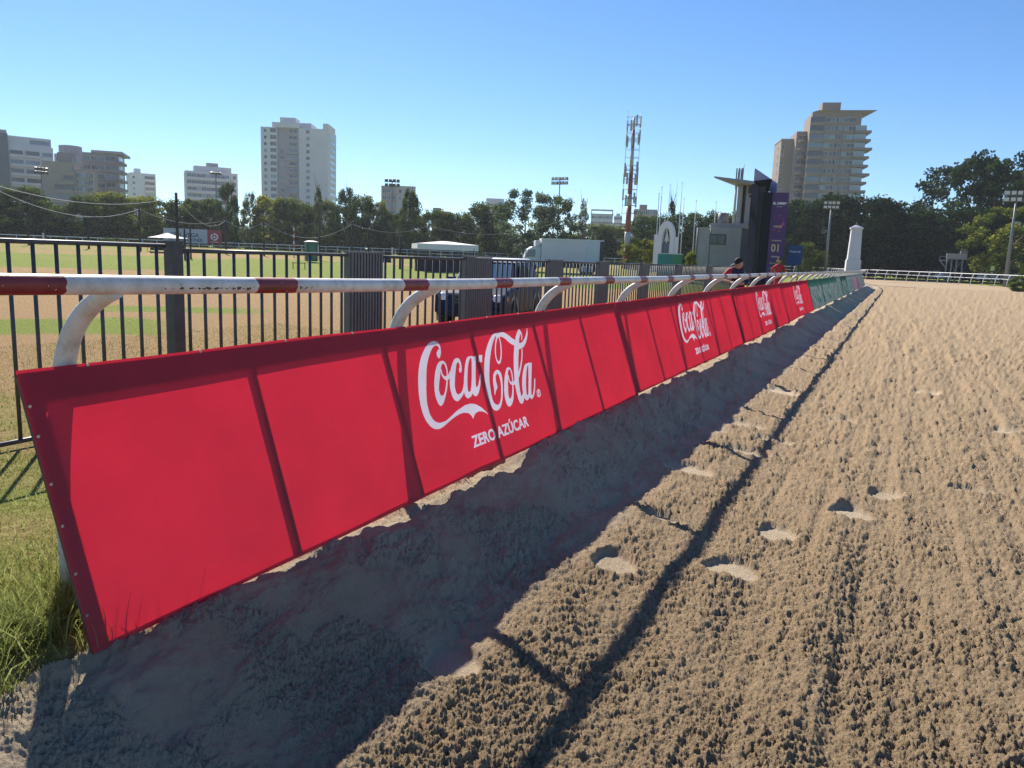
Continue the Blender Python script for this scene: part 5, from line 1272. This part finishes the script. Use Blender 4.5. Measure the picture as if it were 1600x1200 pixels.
m = MB(); m.box(-1.35, -.93, .1, .9, -.1, zs + .1); m.build('left_pier', WM, r); m = MB(); m.box(.93, 1.3, .1, .9, -.1, zs - .1); m.build('right_pier', WM, r)
m = MB(); m.box(-.44, .44, .55, .7, 0, zs - .8); m.build('inner_panel', paint('blue_grey_panel', (.12, .16, .22), .5), r)
m = MB(); m.prism([(-.25, zs - .6), (.25, zs - .6), (0, zt - .9)], .5, .65); m.build('cross_fin', WM, r)
# green containers
r, g = local(1041, 64, 'green_container', 'teal and green refuse container in front of the white arch', 'container', 0); k = 64 / F_PX; zt = W(1041, 397, 64).z - g
m = MB(); m.box(-13 * k, 8 * k, 0, 1.2, .2, zt); m.build('left_half', paint('teal_panel', (.02, .20, .19), .5), r, .02); m = MB(); m.box(8.2 * k, 24 * k, 0, 1.2, .2, zt); m.build('right_half', paint('green_panel', (.05, .22, .12), .5), r, .02)
m = MB(); m.box(-13.5 * k, 24.5 * k, -.04, 1.24, zt, zt + .06); m.build('lid', LITEP, r)
for x in (-12 * k, 22 * k): m = MB(); m.box(x - .06, x + .06, .1, .3, -.05, .2); m.build('foot', DK, r)
r, g = local(1008, 60, 'white_barrier', 'low white barrier left of the teal container', 'barrier', 0); m = MB(); m.box(-.55, .6, 0, .1, .75, 1.05); m.build('board', LITEP, r)
for x in (-.45, .5): m = MB(); m.box(x - .03, x + .03, .02, .08, -.05, .75); m.build('leg', GALV, r)
# concrete building with tower
r, g = local(1128, 68, 'judges_building', 'concrete judges building with a flat winged roof and a tall tower', 'building', -6, z=-.1); k = 68 / F_PX
def zz_(py, px=1128): return W(px, py, 68).z - g
X = lambda px: (px - 1128) * k
m = MB(); m.box(X(1087), X(1152), 0, 6, -.2, zz_(356)); m.build('base_wall', CONC, r, .02); m = MB(); m.box(X(1106), X(1158), .4, 5.6, zz_(356), zz_(348)); m.build('upper_parapet', CONC, r)
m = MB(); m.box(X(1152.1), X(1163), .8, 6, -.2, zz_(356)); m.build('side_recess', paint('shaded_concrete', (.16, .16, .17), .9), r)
f = MB(); f.box(X(1107), X(1131), -.05, 0, zz_(382, 1119), zz_(366, 1119)); f = f.build('window', DK, r); m = MB(); m.box(X(1108.5), X(1118.5), -.07, -.05, zz_(380.5, 1119), zz_(367.5, 1119)); m.box(X(1119.5), X(1129.5), -.07, -.05, zz_(380.5, 1119), zz_(367.5, 1119)); m.build('pane', CG, f)
m = MB(); m.tube([(X(1089), -.06, zz_(357)), (X(1089), -.06, 0)], .05, 6); m.build('downpipe', GALV, r)
m = MB(); m.tube([(X(1108), -.06, zz_(356)), (X(1108), -.06, 0)], .03, 6); m.build('downpipe', GALV, r)
zt = zz_(285, 1160); zb = zz_(349)
m = MB(); m.box(X(1141), X(1148), 1.0, 4, zb, zt); m.build('tower_wall', CONC, r); m = MB(); m.box(X(1148), X(1153), 1.4, 4, zb, zt); m.build('tower_recess', DK, r)
m = MB(); m.box(X(1153), X(1169), 1.0, 4, zb, zt); m.build('tower_wall', CONC, r)
f = MB(); f.box(X(1156), X(1167), .92, 1.0, zz_(301, 1162), zz_(289, 1162)); f.build('louvre', DK, r); m = MB(); m.box(X(1157.5), X(1161.5), .95, 1.0, zz_(307, 1162), zz_(303, 1162)); m.build('small_window', DK, r)
m = MB(); m.add([(X(1115), -3.5, zt + .12), (X(1170), .7, zt + .12), (X(1170), 4.3, zt + .12), (X(1143), 4.3, zt + .12), (X(1115), -3.5, zt), (X(1170), .7, zt - .15), (X(1170), 4.3, zt - .15), (X(1143), 4.3, zt - .15)], [(0, 1, 2, 3), (7, 6, 5, 4), (0, 4, 5, 1), (1, 5, 6, 2), (2, 6, 7, 3), (3, 7, 4, 0)]); m.build('wing_roof', CONC, r)
m = MB()
for x in (1138, 1142, 1145): m.tube([(X(x), 2, zt), (X(x), 2, zz_(258, 1140) + (x % 2) * .3)], .04, 6)
for x in (1136, 1140, 1144): m.box(X(x) - .05, X(x) + .05, 1.7, 1.85, zt + .4, zt + 1.3)
m.build('aerial_cluster', GALV, r)
m = MB(); m.tube([(X(1139), .5, zb), (X(1139), .5, zt)], .10, 8); m.build('service_pipe', LITEP, r)
m = MB(); m.tube([(X(1119), 3, zb), (X(1119), 3, zb + 1.0)], .45, 14); m.build('roof_tank', paint('grey_tank', (.14, .15, .16), .6), r)
# led board with purple pillar
r, g = local(1190, 62, 'tote_board', 'dark tote board seen edge on with a tall purple race banner', 'scoreboard', 0, z=-.1); k = 62 / F_PX
X = lambda px: (px - 1190) * k
def zz_(py, px=1190): return W(px, py, 62).z - g
NAV = paint('dark_navy_cladding', (.010, .013, .024), 1.0, .15, 2, 0, 0, .0); PUR = paint('purple_banner_print', (.085, .040, .15), .7, .12, 1, 0, 0, .2); LIL = paint('lilac_panel', (.30, .26, .42), .5, .08, 1)
m = MB(); m.add([(X(1166), 2.5, -.2), (X(1178), .2, -.2), (X(1187), 5.0, -.2), (X(1166), 2.5, zz_(283)), (X(1178), .2, zz_(283)), (X(1187), 5, zz_(283))], [(0, 1, 4, 3), (1, 2, 5, 4), (2, 0, 3, 5), (3, 4, 5), (2, 1, 0)]); m.build('left_cladding', NAV, r)
m = MB(); m.box(X(1177.5), X(1187), .4, .7, -.2, zz_(284)); m.build('grey_return', paint('grey_return_panel', (.035, .04, .05), .8), r)
m = MB(); m.box(X(1184), X(1197), .0, 3.0, -.2, zz_(300)); m.build('body', NAV, r); m = MB(); m.add([(X(1170), -.6, zz_(284)), (X(1194), -.8, zz_(281)), (X(1190), 2.5, zz_(298)), (X(1188), 2.5, zz_(298))], [(0, 1, 2, 3)]); o = m.build('tilted_visor', NAV, r); sdm = o.modifiers.new('s', 'SOLIDIFY'); sdm.thickness = .12
m = MB(); m.box(X(1197), X(1219.5), -.12, .4, -.1, zz_(301, 1208)); pf = m.build('race_banner', PUR, r)
m = MB(); m.add([(X(1168), 3.2, zz_(282)), (X(1202), 1.6, zz_(301)), (X(1202), 1.6, zz_(283)), (X(1168), 3.2, zz_(255))], [(0, 1, 2, 3)]); o = m.build('top_panel', LIL, r); sdm = o.modifiers.new('s', 'SOLIDIFY'); sdm.thickness = .08
GOLD = paint('gold_print', (.62, .47, .28), .6); WPR = paint('white_print', (.85, .82, .92), .6); PK = paint('pink_print', (.50, .05, .16), .6)
cx = X(1208)
text_obj('EL DERBY', .22, WPR, pf, (cx, -.13, zz_(318, 1208)), bold=.008); text_obj('DE CHILE', .09, WPR, pf, (cx, -.13, zz_(323, 1208)))
text_obj('DERBY', .20, GOLD, pf, (cx, -.13, zz_(354, 1206)), bold=.004); text_obj('DOMINGO', .14, GOLD, pf, (cx, -.13, zz_(376, 1206)), bold=.004); text_obj('01', .78, GOLD, pf, (cx - .02, -.13, zz_(388, 1205)), bold=.014, sx=.85)
text_obj('FEBRERO', .15, GOLD, pf, (cx, -.13, zz_(401, 1203)), bold=.004); text_obj('Entrada', .2, GOLD, pf, (cx - .06, -.13, zz_(411, 1203))); text_obj('LIBERADA', .14, GOLD, pf, (cx - .06, -.13, zz_(419, 1203)))
m = MB()
for (dx, dz, s_) in ((.32, .1, .16), (.2, -.12, .12), (-.3, .55, .05), (.05, .7, .06), (.3, .5, .05), (-.25, -.35, .07), (.1, -.4, .08)):
    m.add([(cx + dx - s_, -.135, zz_(352, 1206) + dz - s_), (cx + dx + s_, -.135, zz_(352, 1206) + dz - s_ * .4), (cx + dx + s_ * .2, -.135, zz_(352, 1206) + dz + s_ * 1.4)], [(0, 1, 2)])
m.build('ornament', PK, pf)
# blue hoarding
r, g = local(1240, 66, 'blue_hoarding', 'plain blue hoarding with small white lettering', 'sign', 0, z=-.1); k = 66 / F_PX; zt = W(1240, 383, 66).z - g; zb = W(1240, 414, 66).z - g
m = MB(); m.box(-10.5 * k, 10.5 * k, 0, .15, zb, zt); m.build('board', paint('blue_board', (.02, .09, .24), .5, .1, 1), r); text_obj('Teletrak', .25, WPR, r, (0, -.01, zt - .5), bold=.004)
for x in (-.1, .35): m = MB(); m.box(x - .05, x + .05, .02, .12, -.2, zb); m.build('leg', DK, r)
# obelisk
r, g = local(1332, 88, 'white_obelisk', 'tall white tapering winning post obelisk', 'obelisk', 6, z=-.3); k = 88 / F_PX
WO = paint('obelisk_paint', (.60, .58, .64), .7, .05, .8)
def zo(py): return W(1334, py, 88).z - g
def taper(nm, w0, w1, z0, z1): m = MB(); m.add([(sx_ * w_ / 2, sy_ * w_ / 2, z) for (w_, z) in ((w0, z0), (w1, z1)) for (sx_, sy_) in ((-1, -1), (1, -1), (1, 1), (-1, 1))], [(0, 1, 5, 4), (1, 2, 6, 5), (2, 3, 7, 6), (3, 0, 4, 7), (4, 5, 6, 7), (3, 2, 1, 0)]); return m.build(nm, WO, r, .02)
taper('plinth', 20 * k, 19 * k, -.2, zo(406)); taper('shaft', 16.5 * k, 13.5 * k, zo(406), zo(358)); taper('cap', 16.5 * k, 16.5 * k, zo(358), zo(355.5)); taper('cap_point', 15 * k, 4 * k, zo(355.5), zo(351.5)); m = MB(); m.ell((0, 0, zo(350)), (.12, .12, .16), 8, 6); m.build('finial', DK, r)
# judges stand
r, g = local(1491, 132, 'judges_stand', 'grey raised stand on thin legs in front of the dark trees', 'stand', 4, z=0.1); k = 132 / F_PX
def zs_(py): return W(1491, py, 132).z - g
X = lambda px: (px - 1491) * k; SG = paint('stand_grey', (.30, .32, .34), .6)
m = MB(); m.box(X(1480), X(1504), 0, 1.8, zs_(405), zs_(396)); m.build('parapet', SG, r); m = MB(); m.box(X(1496), X(1504), .2, 1.6, zs_(396), zs_(389)); m.build('booth', paint('stand_booth', (.18, .19, .18), .6), r)
for x in (1481, 1487, 1493, 1500):
    for y in (.1, 1.7): m = MB(); m.tube([(X(x), y, -.1), (X(x), y, zs_(405))], .06, 6); m.build('leg', SG, r)
m = MB(); m.box(X(1472), X(1480), .2, 1.4, zs_(408), zs_(406.5)); m.tube([(X(1472), .3, zs_(407)), (X(1472), .3, zs_(401))], .03, 5); m.tube([(X(1472), .3, zs_(401)), (X(1480), .3, zs_(401))], .03, 5); m.build('landing', SG, r)
m = MB(); m.tube([(X(1473), .5, zs_(408)), (X(1482), .5, zs_(421)), ], .08, 6); m.tube([(X(1473), 1.1, zs_(408)), (X(1482), 1.1, zs_(421)), ], .08, 6); m.build('stair', SG, r)
m = MB(); m.tube([(X(1482), .1, 0.1), (X(1500), .1, zs_(405))], .03, 5); m.tube([(X(1500), .1, 0.1), (X(1482), .1, zs_(405))], .03, 5); m.build('brace', SG, r)
# parked cars behind the far rail
def far_car(px, D, label, col, van=False, L_=4.3, yaw=0):
    D += 24
    r, g = local(px, D, 'parked_car', label, 'car', yaw, z=.15, group='cars parked behind the far rail'); mt = paint('car_paint_' + col[0], col[1], .3, .05, 3); h = 1.45 if not van else 1.9
    m = MB(); m.prism([(-L_ / 2, .35), (-L_ / 2, .8), (-L_ * .42, .92), (L_ * .25, .95), (L_ * .47, .8), (L_ * .5, .35)], -.85, .85); m.build('body', mt, r, .06)
    m = MB(); m.prism([(-L_ * .42, .92), (-L_ * .34, h), (L_ * .05, h), (L_ * .25, .95)], -.75, .75); m.build('cabin', mt, r, .05)
    for sy in (-1, 1): m = MB(); m.prism([(-L_ * .38, .98), (-L_ * .32, h - .08), (L_ * .03, h - .08), (L_ * .19, .98)], sy * .765 - .008, sy * .765 + .008); m.build('side_window', CG, r)
    for x in (-L_ * .3, L_ * .3):
        for sy in (-1, 1):
            m = MB(); m.tube([(x, sy * .86, .32), (x, sy * .66, .32)], .32, 12); m.build('wheel', TYRE, r)
for c in [(1372, 122, 'silver car parked right of the obelisk', ('silver', (.4, .42, .45))), (1419, 124, 'small white van parked between the obelisk and the stand', ('white', (.6, .62, .64)), True),
          (1464, 118, 'white car parked left of the stand', ('white', (.6, .62, .64))), (1480, 126, 'white van parked directly behind the stand', ('white', (.6, .62, .64)), True), (1551, 118, 'bright white car, the larger of the two near the pale trunk', ('white', (.6, .62, .64)), True),
          (1571, 120, 'grey car parked by the pale tree trunk', ('silver', (.4, .42, .45))), (1604, 116, 'silver car cut off by the right edge', ('silver', (.4, .42, .45))), (1340, 126, 'white van half hidden by the obelisk', ('white', (.6, .62, .64)), True),
          (1276, 124, 'silver car parked between the blue hoarding and the lamp mast', ('silver', (.4, .42, .45))), (1520, 122, 'dark car parked right of the stand', ('dark', (.03, .035, .05)))]:
    far_car(*c)
r, g = local(1550, 108, 'number_sign', 'small square yellow green sign above the white car', 'sign', 0, z=.1); m = MB(); m.box(-.2, .2, 0, .05, 1.75, 2.25); m.build('board', paint('sign_yellow_green', (.35, .5, .2), .6), r); m = MB(); m.tube([(0, .02, -.1), (0, .02, 1.75)], .03, 6); m.build('leg', GALV, r)

# ------------------------------------------------------------------ people
def skin_body(name, joints, bones, mats, parent, assign=None, sub=2):
    me = bpy.data.meshes.new(name); me.from_pydata([j[0] for j in joints], bones, []); o = bpy.data.objects.new(name, me); COL.objects.link(o); o.parent = parent
    sk = o.modifiers.new('skin', 'SKIN'); sk.use_smooth_shade = True
    for i, j in enumerate(joints):
        rr = j[1] if isinstance(j[1], tuple) else (j[1], j[1]); me.skin_vertices[0].data[i].radius = rr; me.skin_vertices[0].data[i].use_root = (i == 0)
    ss_ = o.modifiers.new('sub', 'SUBSURF'); ss_.levels = sub; ss_.render_levels = sub
    C.view_layer.update(); dg = C.evaluated_depsgraph_get(); me2 = bpy.data.meshes.new_from_object(o.evaluated_get(dg)); me2.name = name
    o.modifiers.clear(); o.data = me2; bpy.data.meshes.remove(me)
    me2.materials.clear()
    for mm in mats: me2.materials.append(mm)
    if assign:
        for p_ in me2.polygons: p_.material_index = assign(p_.center)
    for p_ in me2.polygons: p_.use_smooth = True
    return o
SKIN = paint('skin', (.42, .24, .17), .6, .08, 5); NAVYC = paint('navy_cloth', (.012, .018, .05), .85, .2, 12); REDC = paint('red_cloth', (.45, .02, .03), .8, .15, 12); BLK = paint('black_cap_cloth', (.012, .012, .016), .8, .2, 12); WHC = paint('white_cloth', (.62, .62, .64), .8)
def head_parts(parent, hc, look, mats_cap, s=1.0):
    """face, ears, nose and a cap; hc head centre, look a unit direction"""
    lk = Vector(look).normalized(); side = lk.cross(Vector((0, 0, 1))).normalized(); up = side.cross(lk).normalized()
    T = Matrix((( *side, 0), (*lk, 0), (*up, 0), (0, 0, 0, 1))).transposed(); T.translation = hc
    m = MB(); m.ell((0, -.01, .01), (.076, .095, .115), 20, 14, 0, T); m.ell((0, .02, -.055), (.055, .07, .06), 14, 8, 0, T); m.ell((0, .098, -.01), (.014, .022, .024), 8, 6, 0, T)
    for sx_ in (-1, 1): m.ell((sx_ * .078, -.01, -.005), (.014, .026, .034), 8, 6, 0, T); m.ell((sx_ * .030, .080, .018), (.014, .010, .009), 8, 6, 1, T)
    m.ell((0, .086, -.055), (.026, .010, .008), 8, 6, 2, T)
    m.build('head', [SKIN, WHC, REDC], parent)
    m = MB(); m.ell((0, -.015, .045), (.086, .105, .088), 20, 10, 0, T); m.ell((0, .125, .055), (.066, .075, .012), 14, 6, 0, T); m.build('cap', mats_cap, parent)
    return T
# man bending at the rail: local frame, +x forward along the view to the left of the picture
r, g = local(1152, 18.6, 'person', 'person in dark cap and navy and red shirt bending over behind the rail', 'person', 0, z=0.02)
gx = r.location
zh = W(1157, 412, 18.6).z - .02            # head centre height
J = [((.10, .05, .92), (.15, .13)), ((.06, .02, 1.10), (.14, .12)), ((.0, -.02, zh - .30), (.15, .13)), ((-.02, -.05, zh - .16), (.13, .10)), ((.02, -.08, zh - .09), .055),
     ((.20, .10, .86), .10), ((.24, .02, .50), .075), ((.30, .12, .10), .05), ((.31, -.04, .04), .045),
     ((-.02, .08, .86), .10), ((-.08, -.02, .50), .075), ((-.06, .12, .10), .05), ((-.07, -.04, .04), .045),
     ((-.16, -.12, zh - .18), .075), ((-.30, -.20, zh - .33), .052), ((-.22, -.36, zh - .40), .038), ((-.10, -.42, zh - .40), .03),
     ((.14, .04, zh - .20), .075), ((.24, -.06, zh - .42), .052), ((.12, -.26, zh - .44), .038), ((.04, -.36, zh - .43), .03)]
Bn = [(0, 1), (1, 2), (2, 3), (3, 4), (0, 5), (5, 6), (6, 7), (7, 8), (0, 9), (9, 10), (10, 11), (11, 12), (3, 13), (13, 14), (14, 15), (15, 16), (3, 17), (17, 18), (18, 19), (19, 20)]
def asg(c):
    if c.z < .12: return 3
    if c.z < .95: return 0
    if (c.x < -.20 or c.y < -.22) and c.z < zh - .27: return 2
    if c.x < -.10: return 1
    return 0
skin_body('body', J, Bn, [NAVYC, REDC, SKIN, BLK], r, asg)
head_parts(r, Vector((.03, -.13, zh)), (-.75, -.35, -.55), BLK)
def fingers(parent, base, dirv, side_):
    d = Vector(dirv).normalized(); sdv = Vector(side_).normalized(); nn = d.cross(sdv)
    for i, (L_, o_) in enumerate(((.072, -.030), (.082, -.010), (.076, .010), (.060, .028))):
        m = MB(); b0 = Vector(base) + sdv * o_; m.tube([b0, b0 + d * L_ * .5 - nn * .004, b0 + d * L_ * .8 - nn * .022, b0 + d * L_ * .9 - nn * .04], [.010, .009, .008, .006], 8); m.build('finger', SKIN, parent)
    m = MB(); b0 = Vector(base) - d * .05 - sdv * .03; m.tube([b0, b0 - sdv * .03 + d * .02, b0 - sdv * .04 + d * .05], [.012, .010, .008], 8); m.build('thumb', SKIN, parent)
for bp_ in ((-.08, -.44, zh - .405), (.02, -.39, zh - .435)):
    fingers(r, bp_, (.3, -.8, -.3), (1, .3, 0))
m = MB(); m.box(.22, .62, .1, .55, .32, .92); 
# blue bag hanging beside him
q, g = local(1176, 21.5, 'blue_cloth_bag', 'dark blue cloth bundle hanging low right of the bending person', 'bag', 0, z=0.02)
m = MB(); m.ell((0, 0, .62), (.24, .15, .36), 18, 12); m.build('bag_body', NAVYC, q); m = MB(); m.tube([(-.12, 0, .9), (-.05, 0, 1.1), (.05, 0, 1.1), (.12, 0, .9)], .015, 6); m.build('strap', BLK, q)
# person in red farther on
r, g = local(1217, 36, 'person', 'small distant person in a red shirt below the green shrub', 'person', 0, z=-.12)
zh = W(1217, 407, 36).z + .12
J = [((0, 0, .86), (.14, .11)), ((0, 0, 1.05), (.14, .11)), ((0, -.02, zh - .36), (.17, .11)), ((0, -.02, zh - .24), (.15, .10)), ((0, -.02, zh - .13), .055),
     ((.10, 0, .80), .09), ((.11, -.03, .45), .07), ((.11, .04, .09), .05), ((.11, -.08, .04), .045), ((-.10, 0, .80), .09), ((-.11, -.05, .45), .07), ((-.11, 0, .09), .05), ((-.11, -.1, .04), .045),
     ((.22, 0, zh - .30), .06), ((.27, -.06, zh - .56), .045), ((.18, -.24, zh - .62), .033), ((-.22, 0, zh - .30), .06), ((-.27, -.06, zh - .56), .045), ((-.18, -.24, zh - .62), .033)]
Bn = [(0, 1), (1, 2), (2, 3), (3, 4), (0, 5), (5, 6), (6, 7), (7, 8), (0, 9), (9, 10), (10, 11), (11, 12), (3, 13), (13, 14), (14, 15), (3, 16), (16, 17), (17, 18)]
skin_body('body', J, Bn, [NAVYC, REDC, SKIN], r, lambda c: 0 if c.z < .92 else (2 if c.y < -.16 else 1))
head_parts(r, Vector((0, -.03, zh)), (-.2, -1, -.1), BLK)

# ------------------------------------------------------------------ air
hz = bpy.data.materials.new('thin_haze'); hz.use_nodes = True; t = hz.node_tree; t.nodes.remove(t.nodes['Principled BSDF'])
pv = t.nodes.new('ShaderNodeVolumePrincipled'); pv.inputs['Color'].default_value = (.82, .9, 1, 1); pv.inputs['Density'].default_value = 0.00022; pv.inputs['Anisotropy'].default_value = 0.3
t.links.new(pv.outputs[0], t.nodes['Material Output'].inputs['Volume'])
m = MB(); m.box(-700, 500, -60, 800, -2.5, 90); o = m.build('haze', hz); tag(o, kind='stuff')
